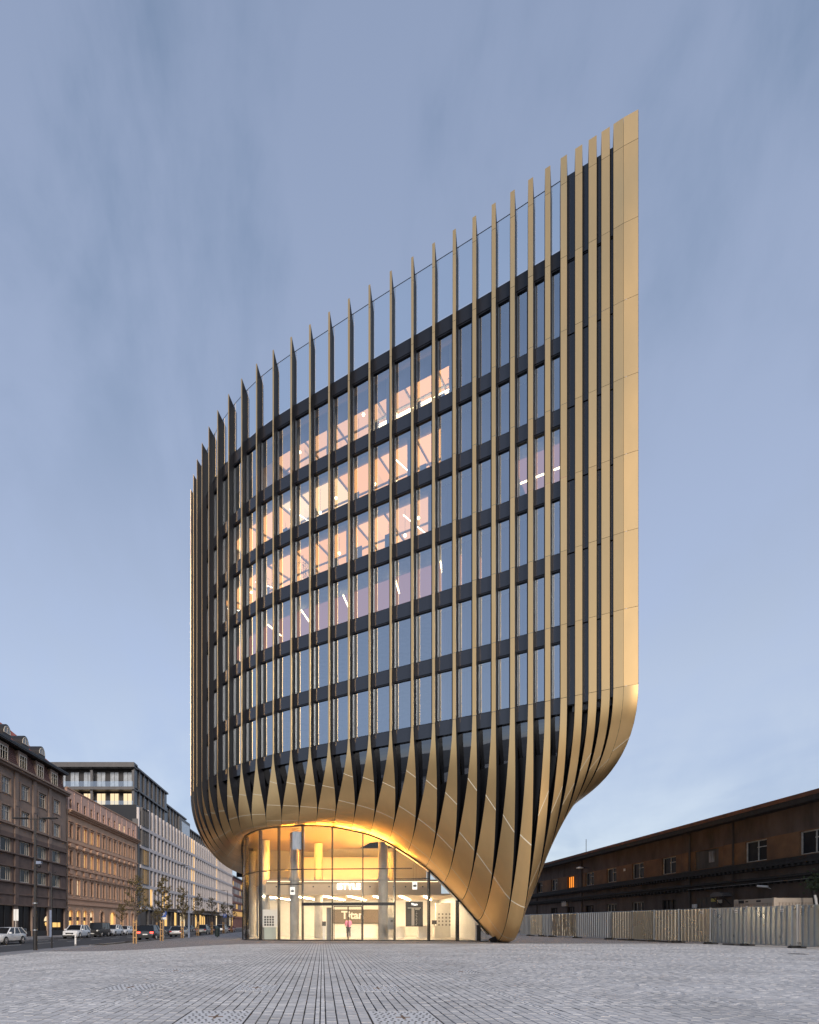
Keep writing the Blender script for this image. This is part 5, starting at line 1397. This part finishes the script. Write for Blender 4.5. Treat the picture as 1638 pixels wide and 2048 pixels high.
# ivy at the far right and a shrub
M['leaf'] = mat('green_leaf', (.055, .085, .035), rough=.7, noise=.4, nscale=3, island=.35)
rng = random.Random(31)
b = MB()
for q in range(420):
    y = rng.gauss(32.2, .55); z = 3.5+rng.gauss(0, .28); x = SX-.05-abs(rng.gauss(0, .28)); a = rng.uniform(0, 6.28); s = rng.uniform(.05, .11)
    d = Vector((rng.uniform(-.5, .2), math.cos(a), math.sin(a)))*s; e = Vector((rng.uniform(-.6, .6), -math.sin(a), math.cos(a)))*s*.6; c = Vector((x, y, z))
    b.quad(c-d, c+e, c+d, c-e)
t = thing('climbing_shrub', 'leafy green shrub growing out of the shed wall at the picture edge', 'plant', (SX-.1, 32.2, 3.0), world=True)
b.build('foliage', 'leaf', t, fix=False)
b = MB(); b.cyl((SX-.05, 32.2, 2.9), (SX-.2, 32.2, 3.6), .03, n=6); b.cyl((SX-.1, 32.2, 3.2), (SX-.2, 32.9, 3.7), .02, n=6); b.cyl((SX-.1, 32.2, 3.2), (SX-.2, 31.6, 3.7), .02, n=6); b.build('stem', 'mulch', t)

# ---------------------------------------------------------------- beige site container
M['beigesteel'] = mat('beige_container_paint', (.50, .42, .34), rough=.5, noise=.08, nscale=2)
cx0, cx1, cy0, cy1 = 24.75, 27.15, 31.8, 34.9
ct = thing('site_container', 'beige corrugated site container standing behind the metal fence', 'container', ((cx0+cx1)/2, (cy0+cy1)/2, 0), world=True)
b = MB(); b.box(cx0+.05, cx1-.05, cy0+.05, cy1-.05, .15, 2.52)
b.build('shell', 'beigesteel', ct)
b = MB(); y = cy0+.15
while y < cy1-.2: b.box(cx0+.01, cx0+.06, y, y+.09, .25, 2.3); y += .18
x = cx0+.15
while x < cx1-.2: b.box(x, x+.09, cy0+.01, cy0+.06, .25, 2.3); x += .18
b.build('corrugation', 'beigesteel', ct)
b = MB()
for x in (cx0, cx1-.14):
    for y in (cy0, cy1-.14): b.box(x, x+.14, y, y+.14, 0, 2.6)
b.box(cx0, cx0+.1, cy0+.14, cy1-.14, 2.32, 2.58); b.box(cx1-.1, cx1, cy0+.14, cy1-.14, 2.32, 2.58); b.box(cx0+.14, cx1-.14, cy0, cy0+.1, 2.32, 2.58); b.box(cx0+.14, cx1-.14, cy1-.1, cy1, 2.32, 2.58)
b.build('frame', 'beigesteel', ct)
M['ink'] = mat('black_ink', (.02, .02, .022), rough=.6)
b = MB()
for ya, yb, h_ in ((34.05, 34.5, .09), (33.72, 33.95, .04), (32.75, 33.1, .05)): b.box(cx0-.004, cx0-.001, ya, yb, 2.45-h_, 2.45+h_)
b.build('print_strip', 'ink', ct)
for (x, y, dx, lab, m) in ((26.3, 31.0, .35, 'dark leaning pole with a white stripe in front of the container', 'cornice_dark'), (27.2, 30.6, .25, 'short dark leaning bar behind the fence by the container end', 'board')):
    t = thing('leaning_pole', lab, 'pole', (x, y, 0)); b = MB(); b.bar((dx, 0, 0), (0, .1, 2.95 if m != 'board' else 2.3), .12, .08); b.build('shaft', m, t)
    if m != 'board':
        b = MB(); b.bar((dx*.32, -.02, 2.05), (dx*.1, .02, 2.7), .05, .1); b.build('stripe', 'white', t)

# ---------------------------------------------------------------- corrugated metal hoarding
M['galv'] = mat('galvanised_sheet', (.46, .49, .52), rough=.30, metal=1.0, noise=.05, nscale=.6, rnoise=.04)
M['galv_gold_refl'] = mat('gold_reflection_sheet', (.58, .53, .44), rough=.28, metal=1.0, noise=.06, nscale=.6, rnoise=.04)  # reflection of the golden tower put into the sheet colour
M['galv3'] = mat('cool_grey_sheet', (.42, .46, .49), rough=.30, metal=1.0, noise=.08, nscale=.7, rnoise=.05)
M['rubber'] = mat('black_rubber', (.03, .03, .03), rough=.9, noise=.3, nscale=6)
SH = ['far end hoarding panel beside the golden leg', 'greenish far hoarding panel', 'small dark hoarding panel', 'crumpled shiny hoarding panel', 'wide grey hoarding panel', 'brassy panel under barred windows', 'striped brassy panel', 'warm tinted hoarding panel', 'last brassy hoarding panel', 'brown-stained grey hoarding panel', 'wide blue-grey hoarding panel', 'hoarding panel cut by the picture edge']
P0 = np.array([22.75, 26.5]); P1 = np.array([20.2, 57.5])
def fence_at(px):
    # point of the fence line seen at this column
    k = (px-645)/1160; d = P1-P0
    s = (k*P0[1]-P0[0])/(d[0]-k*d[1]); return P0+s*d
fpx = [1040, 1061, 1085.7, 1104, 1154.7, 1221, 1265.4, 1308.8, 1358, 1420, 1494.5, 1595.7, 1760]
flab = ['far end panel of the metal hoarding beside the golden leg', 'greenish far hoarding panel near the golden leg', 'small dark hoarding panel third from the golden leg', 'crumpled shiny hoarding panel throwing bright specks', 'wide grey corrugated hoarding panel between brassy panels',
        'brassy hoarding panel below the lower barred windows', 'striped brassy hoarding panel with narrow ribs', 'warm tinted hoarding panel below the dark lower window', 'last brassy hoarding panel before the grey ones', 'grey hoarding panel with brown stain below the container edge',
        'wide blue-grey hoarding panel in front of the container', 'blue-grey hoarding panel cut by the picture edge']
for k in range(len(fpx)-1):
    b_, a_ = fence_at(fpx[k]), fence_at(fpx[k+1])
    off = np.array([-1.0, 0])*(.05*math.sin(k*2.1)); a_ = a_+off; b_ = b_+off
    L_ = np.linalg.norm(b_-a_); e = (b_-a_)/L_; ang = math.atan2(e[1], e[0])
    t = thing('hoarding_panel', flab[k], 'fence', (a_[0], a_[1], 0), ang, group='corrugated metal hoarding panels')
    m = 'galv_gold_refl' if k in (1, 3, 5, 6, 7, 8) else ('galv3' if k >= 9 else 'galv')
    # local x along the panel (away from the camera), local +y is towards the plaza
    per = .30 if k not in (6,) else .2; rows = [[], []]; x = .03; tilt = random.uniform(-.015, .015)
    RIBH = .06 if k >= 9 else .04
    while x < L_-.03:
        for dx, dy in ((0, 0), (per*.72, 0), (per*.77, RIBH), (per*.93, RIBH)):
            if x+dx < L_-.02:
                jit = random.uniform(-.001, .001)+(.03*math.sin(x*7) if k == 3 else 0)
                rows[0].append((x+dx, dy+jit, .12)); rows[1].append((x+dx, dy+jit+tilt+(random.uniform(-.03, .03) if k == 3 else 0), 2.02))
        x += per
    nmid = 5 if k != 3 else 14
    R_ = []
    for q in range(nmid+1):
        f = q/nmid; R_.append([(p0[0], p0[1]*(1-f)+p1[1]*f+(random.uniform(-.02, .02) if k == 3 and 0 < q < nmid else 0), p0[2]*(1-f)+p1[2]*f) for p0, p1 in zip(*rows)])
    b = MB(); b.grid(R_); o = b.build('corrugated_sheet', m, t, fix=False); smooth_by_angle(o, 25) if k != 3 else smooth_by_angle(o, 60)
    b = MB()
    for x in (0, L_): b.cyl((x, .0, .06), (x, .0, 2.08), .022, n=8)
    b.cyl((0, 0, .1), (L_, 0, .1), .02, n=6); b.cyl((0, 0, 2.04), (L_, 0, 2.04), .018, n=6); b.build('tube_frame', 'galv', t)
    if k >= 7 and L_ > .8:
        b = MB(); b.box(.22*L_, .22*L_+.22, .045, .055, 1.76, 1.9); pl = b.build('name_plate', 'white', t)
        b = MB(); b.box(.22*L_+.02, .22*L_+.2, .056, .058, 1.81, 1.84); b.build('print_line', 'ink', pl)
    q = a_; 
    ft = thing('fence_foot', 'rubber foot at the far end of the ' + SH[k], 'fence foot', (q[0], q[1], 0), ang+math.pi/2+random.uniform(-.15, .15), group='rubber feet of the hoarding')
    b = MB(); b.prism([(-.36, 0), (.36, 0), (.36, .07), (.28, .12), (-.28, .12), (-.36, .07)], 'y', -.12, .12); b.build('block', 'rubber', ft)
    if k in (5, 6, 7, 9):
        tk = thing('ballast_slab', 'flat weathered slab at the foot of the ' + SH[k], 'slab', (q[0]+e[0]*.9-.12, q[1]+e[1]*.9, 0), ang+random.uniform(-.2, .2))
        b = MB(); b.box(-.45, .45, -.18, .18, 0, .07); b.build('slab_body', 'board', tk)
tag(MB().cyl((18.2, 22.2, -.001), (18.2, 22.2, .006), .32, n=24).build('drain_cover', 'rubber'), 'round dark drain cover in the paving near the hoarding', 'manhole cover')

# ================================================================== STREET FURNITURE
M['pole'] = mat('dark_pole_paint', (.022, .021, .022), rough=.45, metal=.3, noise=.2, nscale=5)
M['pole_blue'] = mat('grey_blue_sleeve', (.20, .24, .33), rough=.6, noise=.2, nscale=3)
def lamp_post(loc, h, lab, arms=1, camera=False, sleeve=False, m='pole'):
    t = thing('street_lamp', lab, 'street lamp', loc)
    b = MB(); b.cyl((0, 0, 0), (0, 0, 2.0), .125, .12, 14); b.cyl((0, 0, 2.0), (0, 0, 2.06), .13, n=14); b.build('base_sleeve', m if not sleeve else 'pole_blue', t)
    b = MB(); b.cyl((0, 0, 2.06), (0, 0, h), .085, .055, 12); b.build('pole', m if not sleeve else 'pole_blue', t)
    for s in ((-1,) if arms == 1 else (-1, 1)):
        b = MB(); b.bar((0, 0, h-.03), (s*1.0, 0, h), .05); b.build('arm', m, t)
        b = MB(); b.box(min(s*.45, s*1.35), max(s*.45, s*1.35), -.14, .14, h+.0, h+.07); b.build('lamp_head', m, t)
    return t
gl = -.45
L1 = lamp_post((px_x(70.5, 35.7), 35.7, -.47), 8.1, 'tall black lamp post nearest the plaza kerb with a camera on its pole', 2)
b = MB(); b.cyl((.08, -.05, 5.35), (.3, -.12, 5.3), .02, n=6); b.build('camera_bracket', 'pole', L1)
tcm = thing('pole_camera', 'grey dome camera clamped to the nearest black lamp post', 'camera', (px_x(70.5, 35.7)+.3, 35.6, 4.8))
b = MB(); b.sphere((0, 0, -.1), .11, 8); b.build('dome', 'pole', tcm, smooth=True); b = MB(); b.box(-.16, .14, -.1, .1, .02, .2); b.build('housing', 'pole_blue', tcm)
for z_, s in ((1.25, .14), (2.9, .14)):
    b = MB(); b.cyl((0, 0, z_-.03), (0, 0, z_+.03), s, n=14); b.build('clamp_band', 'galv', L1)
t = thing('slim_pole', 'slim black signal pole with a grey-blue strip right of the tall lamp post', 'pole', (px_x(103.5, 38.7), 38.7, -.47))
b = MB(); b.cyl((0, 0, 0), (0, 0, 5.0), .05, .04, 10); b.build('shaft', 'pole', t)
b = MB(); b.box(-.12, .02, -.075, -.052, .75, 2.55); b.build('strip', 'pole_blue', t)
b = MB(); b.bar((0, 0, 4.95), (-.35, 0, 5.2), .04); b.bar((0, 0, 4.95), (.3, 0, 5.1), .04); b.build('fork', 'pole', t)
lamp_post((px_x(378, 66), 66, -.47), 8.3, 'grey-blue lamp post rising from the tree strip', 1, sleeve=True)
lamp_post((px_x(455, 116), 116, -.47), 8.3, 'far lamp post before the reddish house', 1)
t = thing('sign_post', 'slim post with two pale rectangular signs on the far pavement', 'sign', (px_x(31.5, 58), 58, -.47))
b = MB(); b.cyl((0, 0, 0), (0, 0, 3.1), .035, n=8); b.build('post', 'cream_frame', t)
for k, (x0, x1, z0, z1) in enumerate(((-.19, .02, 1.95, 3.1), (.06, .3, 1.95, 3.1))):
    b = MB(); b.box(x0, x1, -.06, -.04, z0, z1); b.build('sign_plate', 'white', t)
t = thing('parking_sign', 'blue and white parking sign on a pale post beside the second young tree', 'sign', (px_x(328, 62), 62, -.47))
b = MB(); b.cyl((0, 0, 0), (0, 0, 3.0), .03, n=8); b.build('post', 'galv', t)
M['signblue'] = mat('sign_blue', (.03, .09, .35), rough=.5)
b = MB(); b.box(-.28, .28, -.06, -.04, 2.35, 2.95); sp_ = b.build('sign_plate', 'signblue', t); b = MB(); b.box(-.28, .28, -.06, -.04, 2.1, 2.33); b.build('sign_plate', 'white', t)
o = link('lettering', text_mesh('lettering', 'P', .5, 'white', .002), sp_); o.location = (0, -.065, 2.65); o.rotation_euler = (R(90), 0, 0)
t = thing('parking_sign', 'small far parking sign on a post behind the tree row', 'sign', (px_x(450, 96), 96, -.47))
b = MB(); b.cyl((0, 0, 0), (0, 0, 3.4), .03, n=8); b.build('post', 'galv', t); b = MB(); b.box(-.3, .3, -.06, -.04, 2.7, 3.3); sp_ = b.build('sign_plate', 'signblue', t)
o = link('lettering', text_mesh('lettering', 'P', .5, 'white', .002), sp_); o.location = (0, -.065, 3.0); o.rotation_euler = (R(90), 0, 0)
t = thing('bollard', 'white bollard with a dark foot at the kerb before the white car', 'bollard', (px_x(151, 43), 43, -.465))
b = MB(); b.cyl((0, 0, .12), (0, 0, .88), .065, n=12); b.sphere((0, 0, .88), .065, 8); b.build('post', 'white', t); b = MB(); b.cyl((0, 0, 0), (0, 0, .12), .08, n=12); b.cyl((0, 0, .6), (0, 0, .64), .068, n=12); b.build('collar', 'grey_panel', t)
t = thing('litter_bin', 'dark green street litter bin at the end of the tree strip', 'bin', (px_x(434.5, 70), 70, gx(px_x(434.5, 70))))
M['bin'] = mat('dark_green_bin', (.02, .035, .035), rough=.5)
b = MB(); b.lathe((0, 0, .1), [(.01, 0), (.27, 0), (.33, .85), (.36, .9), (.34, 1.0), (.2, 1.1), (.01, 1.12)], 14); b.build('body', 'bin', t); b = MB(); b.cyl((0, 0, 0), (0, 0, .1), .08, n=8); b.build('foot', 'zinc', t)
# crowd barriers
def barrier(loc, rz, lab):
    t = thing('crowd_barrier', lab, 'barrier', loc, rz, group='steel crowd barriers before the brown house')
    b = MB()
    for z in (.22, 1.05): b.cyl((-1.15, 0, z), (1.15, 0, z), .02, n=6)
    for x in (-1.15, 1.15): b.cyl((x, 0, .0), (x, 0, 1.05), .02, n=6)
    b.build('frame', 'galv', t)
    for q in range(15):
        b = MB(); b.cyl((-1.0+q*.143, 0, .22), (-1.0+q*.143, 0, 1.05), .008, n=4); b.build('bar', 'galv', t)
    b = MB()
    for x in (-.8, .8): b.bar((x, -.3, .02), (x, .3, .02), .04); b.cyl((x, 0, .02), (x, 0, .22), .02, n=6)
    b.build('foot', 'galv', t)
    b = MB(); b.box(-.95, -.6, -.03, -.015, .82, 1.0); b.build('plate', 'white', t)
for k in range(3): barrier((-34.0-.2*k, 61.5+2.5*k, -.47), R(97), ['crowd barrier nearest the edge, behind the pale car', 'middle crowd barrier of the row before the brown house', 'crowd barrier just behind the black lamp post'][k])

# ---------------------------------------------------------------- young street trees with timber guards
M['bark'] = mat('grey_bark', (.09, .07, .055), rough=.95, noise=.3, nscale=8, bump=.4, bscale=20)
M['timber'] = mat('raw_timber', (.50, .30, .13), rough=.8, noise=.2, nscale=5, stretch=(4, 4, .4))
M['aleaf'] = mat('autumn_leaf', (.11, .085, .028), rough=.75, noise=.5, nscale=2, island=.5)
def tree(loc, h, lab, seed, spread=1.0, dens=300):
    rng = random.Random(seed)
    t = thing('young_tree', lab, 'tree', loc, group='young trees along the kerb strip')
    b = MB(); pts = [Vector((0, 0, 0))]
    n = 7
    for k in range(1, n+1): pts.append(Vector((rng.gauss(0, .03), rng.gauss(0, .03), h*.95*k/n)))
    for k in range(n): b.cyl(pts[k], pts[k+1], .055*(1-k/n)+.012, .055*(1-(k+1)/n)+.012, 8, cap=False)
    tips = []
    for k in range(34):
        z = h*rng.uniform(.36, .93); a = rng.uniform(0, 6.28); ln = spread*(1.15-.75*(z/h-.36)/.6)*rng.uniform(.6, 1.1)
        p0 = Vector((0, 0, z)); p1 = p0+Vector((math.cos(a)*ln*.6, math.sin(a)*ln*.6, ln*.45)); p2 = p0+Vector((math.cos(a)*ln, math.sin(a)*ln, ln*.75))
        b.cyl(p0, p1, .018, .012, 5, cap=False); b.cyl(p1, p2, .012, .004, 5, cap=False); tips += [(p0, p1), (p1, p2), (p1, p2)]
        for s in range(2):
            q = p1.lerp(p2, rng.random()); e = q+Vector((rng.uniform(-.3, .3), rng.uniform(-.3, .3), rng.uniform(.0, .3))); b.cyl(q, e, .007, .003, 4, cap=False); tips.append((q, e))
    b.build('trunk', 'bark', t)
    b = MB()
    for k in range(int(dens*2.7)):
        p, q = rng.choice(tips); c = p.lerp(q, rng.uniform(.2, 1.05))+Vector((rng.gauss(0, .06), rng.gauss(0, .06), rng.gauss(0, .06)))
        s = rng.uniform(.05, .105); d = Vector((rng.uniform(-1, 1), rng.uniform(-1, 1), rng.uniform(-1, .4))).normalized()*s; e = d.cross(Vector((rng.uniform(-1, 1), rng.uniform(-1, 1), rng.uniform(-1, 1)))).normalized()*s*.55
        b.quad(c-d, c+e, c+d, c-e)
    b.build('crown', 'aleaf', t, fix=False)
    for k, (x, y) in enumerate(((-.12, -.12), (.12, -.12), (.0, .15))):
        b = MB(); b.cyl((x, y, 0), (x, y, 1.95), .05, n=8); b.build('stake', 'timber', t)
    b = MB()
    for z in (.5, 1.1, 1.75):
        b.bar((-.16, -.17, z), (.16, -.17, z), .02, .09)
    b.build('stake_rail', 'timber', t)
    return t
trees = [(270.6, 47.6, 5.6, 1.25, 260), (324, 54.9, 6.2, .95, 560), (365, 66, 6.0, .9, 420), (396, 78, 5.8, 1.0, 300), (424, 87, 5.6, 1.0, 260), (447, 98, 5.5, 1.0, 260), (463, 111, 5.5, 1.1, 300)]
tl = ['young sparse tree with timber stakes nearest the plaza kerb', 'fuller young tree by the parking sign, second in the kerb row', 'young tree just before the grey-blue lamp post', 'young tree just past the grey-blue lamp post', 'fifth young tree of the kerb row beside the litter bin', 'far young tree behind the litter bin', 'farthest young tree of the row by the curved glass corner']
for (px, z, h, s, d), lab, sd in zip(trees, tl, range(40, 60)):
    tree((px_x(px, z), z, -.46), h, lab, sd, s, d)
for (x, y, h, lab) in ((-36.0, 104, 5.2, 'round-headed young tree before the arches of the pink house'), (-36, 126, 5.0, 'yellowish tree before the glass corner bay'), (-36, 150, 5.0, 'bare street tree before the stone fins')):
    tree((x, y, -.47), h, lab, int(y), 1.3, 420)

# ================================================================== CARS
M['tyre'] = mat('tyre_rubber', (.018, .018, .018), rough=.9)
M['rim'] = mat('alloy_rim', (.45, .45, .46), rough=.35, metal=.8)
M['car_glass'] = mat('car_glass', (.012, .014, .017), rough=.08, spec=.35)
M['chrome'] = mat('chrome', (.7, .7, .7), rough=.2, metal=1)
M['head'] = mat('headlight_lens', (.75, .75, .72), rough=.15, spec=1)
M['tail'] = mat('tail_lens', (.35, .01, .01), rough=.2)
M['tail_lit'] = emis('lit_tail_lamp', (1, .06, .04), 5)
M['plate'] = mat('number_plate', (.75, .75, .72), rough=.5)
M['trim'] = mat('black_plastic_trim', (.02, .02, .02), rough=.7)
def paint(name, c, metal=.0): return mat(name, c, rough=.28, metal=metal, spec=.7, noise=.03)
M['p_white'] = paint('white_car_paint', (.72, .73, .74)); M['p_black'] = paint('black_car_paint', (.012, .012, .013)); M['p_dark'] = paint('dark_car_paint', (.03, .033, .04), .3)
M['p_silver'] = paint('silver_car_paint', (.42, .42, .42), .6); M['p_red'] = paint('dark_red_car_paint', (.18, .015, .015)); M['p_grey'] = paint('grey_car_paint', (.12, .125, .13), .4)
def car_mesh(kind):
    """returns dict of MBs; local: length along y (front at -y), width x, up z"""
    if kind == 'boxy': Ln, W, Hh, belt, hood = 4.6, 1.9, 1.95, 1.12, 1.12; gh0, gr0, gr1, gh1 = -.85, -.72, 2.18, 2.27
    elif kind == 'suv': Ln, W, Hh, belt, hood = 4.65, 1.88, 1.66, 1.02, 1.0; gh0, gr0, gr1, gh1 = -1.15, -.35, 1.75, 2.2
    elif kind == 'estate': Ln, W, Hh, belt, hood = 4.6, 1.82, 1.47, .92, .9; gh0, gr0, gr1, gh1 = -1.1, -.25, 1.6, 2.2
    else: Ln, W, Hh, belt, hood = 4.6, 1.82, 1.44, .92, .9; gh0, gr0, gr1, gh1 = -1.05, -.2, 1.0, 1.75
    h = Ln/2; w = W/2
    # body stations: y, top height, half-width factor, bottom
    if kind == 'boxy': st = [(-h, .86, .93, .42), (-h+.04, 1.02, .97, .36), (-h+.12, hood-.01, .98, .34), (gh0, belt, 1, .32), (0, belt, 1, .32), (h-.3, belt, 1, .34), (h-.03, belt, .98, .38), (h, belt-.05, .95, .42)]
    else: st = [(-h, .62, .72, .34), (-h+.06, .72, .86, .26), (-h+.25, .84*hood/.9, .95, .22), (-h+.7, hood-.05, .99, .22), (gh0, belt, 1, .22), (0, belt+.01, 1, .22), (h-.9, belt+.03, 1, .24), (h-.2, belt+.02, .96, .27), (h-.04, belt-.1, .9, .32), (h, .62, .84, .4)]
    rows = []
    for y, zt, f, zb in st:
        ww = w*f; r = .10 if kind != 'boxy' else .04
        rows.append([(-ww*.9, y, zb), (-ww, y, zb+.12), (-ww, y, (zb+zt)/2), (-ww*.985, y, zt-r*1.1), (-ww*.93, y, zt-r*.25), (-ww*.8, y, zt), (0, y, zt+(.025 if kind != 'boxy' else .005)), (ww*.8, y, zt), (ww*.93, y, zt-r*.25), (ww*.985, y, zt-r*1.1), (ww, y, (zb+zt)/2), (ww, y, zb+.12), (ww*.9, y, zb)])
    body = MB(); body.grid(rows)
    for k in (0, -1): body.add(rows[k], [tuple(range(len(rows[k])))])
    n = len(rows)
    for a in range(n-1): body.quad(rows[a][0], rows[a+1][0], rows[a+1][-1], rows[a][-1])
    # greenhouse
    wb, wt = w*.93, w*(.74 if kind != 'boxy' else .84); zb, zt = belt-.03, Hh-.05
    gg = MB(); q = [(-wb, gh0, zb), (wb, gh0, zb), (wb, gh1, zb), (-wb, gh1, zb), (-wt, gr0, zt), (wt, gr0, zt), (wt, gr1, zt), (-wt, gr1, zt)]
    gg.add(q, [(0, 1, 5, 4), (1, 2, 6, 5), (2, 3, 7, 6), (3, 0, 4, 7)])
    roof = MB(); e = .02
    roof.grid([[(-wt-e, y, zt-.02), (-wt*.9, y, zt+.03+zz), (0, y, zt+.05+zz), (wt*.9, y, zt+.03+zz), (wt+e, y, zt-.02)] for y, zz in ((gr0-.05, -.03), (gr0+.25, .0), ((gr0+gr1)/2, .01), (gr1-.2, 0), (gr1+.05, -.03))])
    # pillars
    for a, c in ((4, 0), (5, 1), (6, 2), (7, 3)): roof.bar(Vector(q[a])*1.0, Vector(q[c])*1.0, .085, .07)
    for f in (.36, .68):
        for s in (-1, 1):
            yb = gh0+(gh1-gh0)*f; yt = gr0+(gr1-gr0)*f; roof.bar((s*(wb+.004), yb, zb), (s*(wt+.004), yt, zt), .07, .03)
    R0 = .35 if kind in ('suv', 'boxy') else .32
    trim = MB(); trim.box(-w*.86, w*.86, -h+.0-.03, -h+.2, .24, .42); trim.box(-w*.82, w*.82, h-.18, h+.03, .28, .45)
    wy = (-h+.88, h-.92)
    for s in (-1, 1):
        for y in wy: trim.cyl((s*(w-.12), y, R0), (s*(w+.006), y, R0), R0+.07, n=18)
        trim.box(min(s*(w-.05), s*(w+.012)), max(s*(w-.05), s*(w+.012)), wy[0]+.4, wy[1]-.4, .24, .34)
    grille = MB(); gz = .62 if kind != 'boxy' else .72
    grille.box(-w*.48, w*.48, -h-.025, -h+.05, gz-.09, gz+.09)
    return dict(body=body, glass=gg, roof=roof, trim=trim, grille=grille, w=w, h=h, R0=R0, wy=wy, belt=belt, kind=kind, hood=hood)
CM = {}
def car(kind, m, loc, rz, lab, lit=False, group='cars along the street'):
    if kind not in CM: CM[kind] = car_mesh(kind)
    c = CM[kind]; w, h = c['w'], c['h']
    t = thing('parked_car', lab, 'car', loc, rz, group=group)
    bo = c['body'].build('body', m, t); smooth_by_angle(bo, 35)
    c['glass'].build('windows', 'car_glass', t); r_ = c['roof'].build('roof', m, t); smooth_by_angle(r_, 50)
    c['trim'].build('bumper_trim', 'trim', t); c['grille'].build('grille', 'trim', t)
    for s in (-1, 1):
        for y in c['wy']:
            b = MB(); x0, x1 = sorted((s*(w-.2), s*(w+.015))); b.cyl((x0, y, c['R0']), (x1, y, c['R0']), c['R0'], n=20); wh = b.build('wheel', 'tyre', t)
            b = MB(); xo = s*(w+.018); b.cyl((s*(w-.02), y, c['R0']), (xo, y, c['R0']), c['R0']*.2, n=10)
            for a in range(5):
                an = a*1.2566; b.bar((xo, y, c['R0']), (xo, y+math.cos(an)*c['R0']*.66, c['R0']+math.sin(an)*c['R0']*.66), .03, .09)
            for a in range(16):
                a0, a1 = a*.3927, (a+1)*.3927; rr = c['R0']*.68; b.bar((xo, y+math.cos(a0)*rr, c['R0']+math.sin(a0)*rr), (xo, y+math.cos(a1)*rr, c['R0']+math.sin(a1)*rr), .03, .04)
            b.build('rim', 'rim', wh)
        hz = .70*c['hood']/.9 if kind != 'boxy' else .88
        b = MB()
        if kind == 'boxy': b.cyl((s*w*.68, -h-.02, hz), (s*w*.68, -h+.06, hz), .11, n=12)
        else: b.add([(s*w*.50, -h-.01, hz-.05), (s*w*.86, -h+.10, hz-.03), (s*w*.93, -h+.32, hz+.06), (s*w*.52, -h+.03, hz+.05), (s*w*.50, -h+.10, hz-.05), (s*w*.80, -h+.25, hz-.03), (s*w*.86, -h+.42, hz+.04), (s*w*.52, -h+.2, hz+.03)], [(0, 1, 2, 3), (7, 6, 5, 4), (0, 4, 5, 1), (1, 5, 6, 2), (2, 6, 7, 3), (3, 7, 4, 0)])
        b.build('headlight', 'head', t)
        b = MB(); x0, x1 = sorted((s*w*.56, s*w*.90)); b.box(x0, x1, h-.12, h+.015, c['belt']-.26, c['belt']-.1); b.build('tail_light', 'tail_lit' if lit else 'tail', t)
        b = MB(); x0, x1 = sorted((s*(w-.02), s*(w+.2))); yb = -.95 if kind != 'boxy' else -.6; b.box(x0, x1, yb, yb+.12, c['belt'], c['belt']+.15); b.build('mirror', m, t)
    b = MB(); b.box(-.26, .26, -h-.05, -h-.03, .44, .55); b.build('number_plate', 'plate', t)
    b = MB(); b.box(-.26, .26, h+.01, h+.03, .58, .69); b.build('number_plate', 'plate', t)
    return t
rz0 = R(2.5)
car('suv', 'p_white', (-30.2, 71.3, RZ), rz0, 'white SUV with black grille facing the square, first of the parked row')
car('boxy', 'p_black', (-30.55, 79.0, RZ), rz0, 'boxy black off-roader parked behind the first white SUV')
car('suv', 'p_white', (-31.0, 85.6, RZ), rz0, 'white SUV parked right behind the boxy black off-roader')
car('estate', 'p_white', (-31.2, 91.2, RZ), rz0, 'white estate car, last white car of the parked row')
car('estate', 'p_red', (-31.0, 98, RZ), rz0, 'dark red car half hidden behind the last white car')
car('estate', 'p_white', (-27.6, 50.3, RZ), R(1), 'white car cut by the picture edge in the near lane')
car('suv', 'p_dark', (-19.0, 64.3, RZ), R(181), 'dark SUV with glowing red tail lights beside the first young trees', lit=True)
car('saloon', 'p_dark', (-24.5, 91, RZ), R(0), 'dark saloon driving towards the square in the middle of the street')
car('estate', 'p_silver', (-19.6, 79.5, RZ), R(181), 'silver car seen from behind next to the grey-blue lamp post')
car('suv', 'p_grey', (-19.6, 95.5, RZ), R(181), 'grey SUV parked behind the silver car along the tree strip')
car('estate', 'p_dark', (-19.5, 103.5, RZ), R(181), 'dark estate car further along the tree strip')
car('suv', 'p_silver', (-19.4, 112, RZ), R(181), 'light grey SUV far along the tree strip')
car('saloon', 'p_red', (-19.3, 121, RZ), R(181), 'small far red car near the curved glass corner')
car('saloon', 'p_dark', (-30.5, 120, RZ), R(2), 'far dark saloon parked before the modern block')
car('estate', 'p_dark', (-30.5, 132, RZ), R(2), 'farthest dark estate parked before the modern block')
# ================================================================== building behind the camera, mirrored in the glass
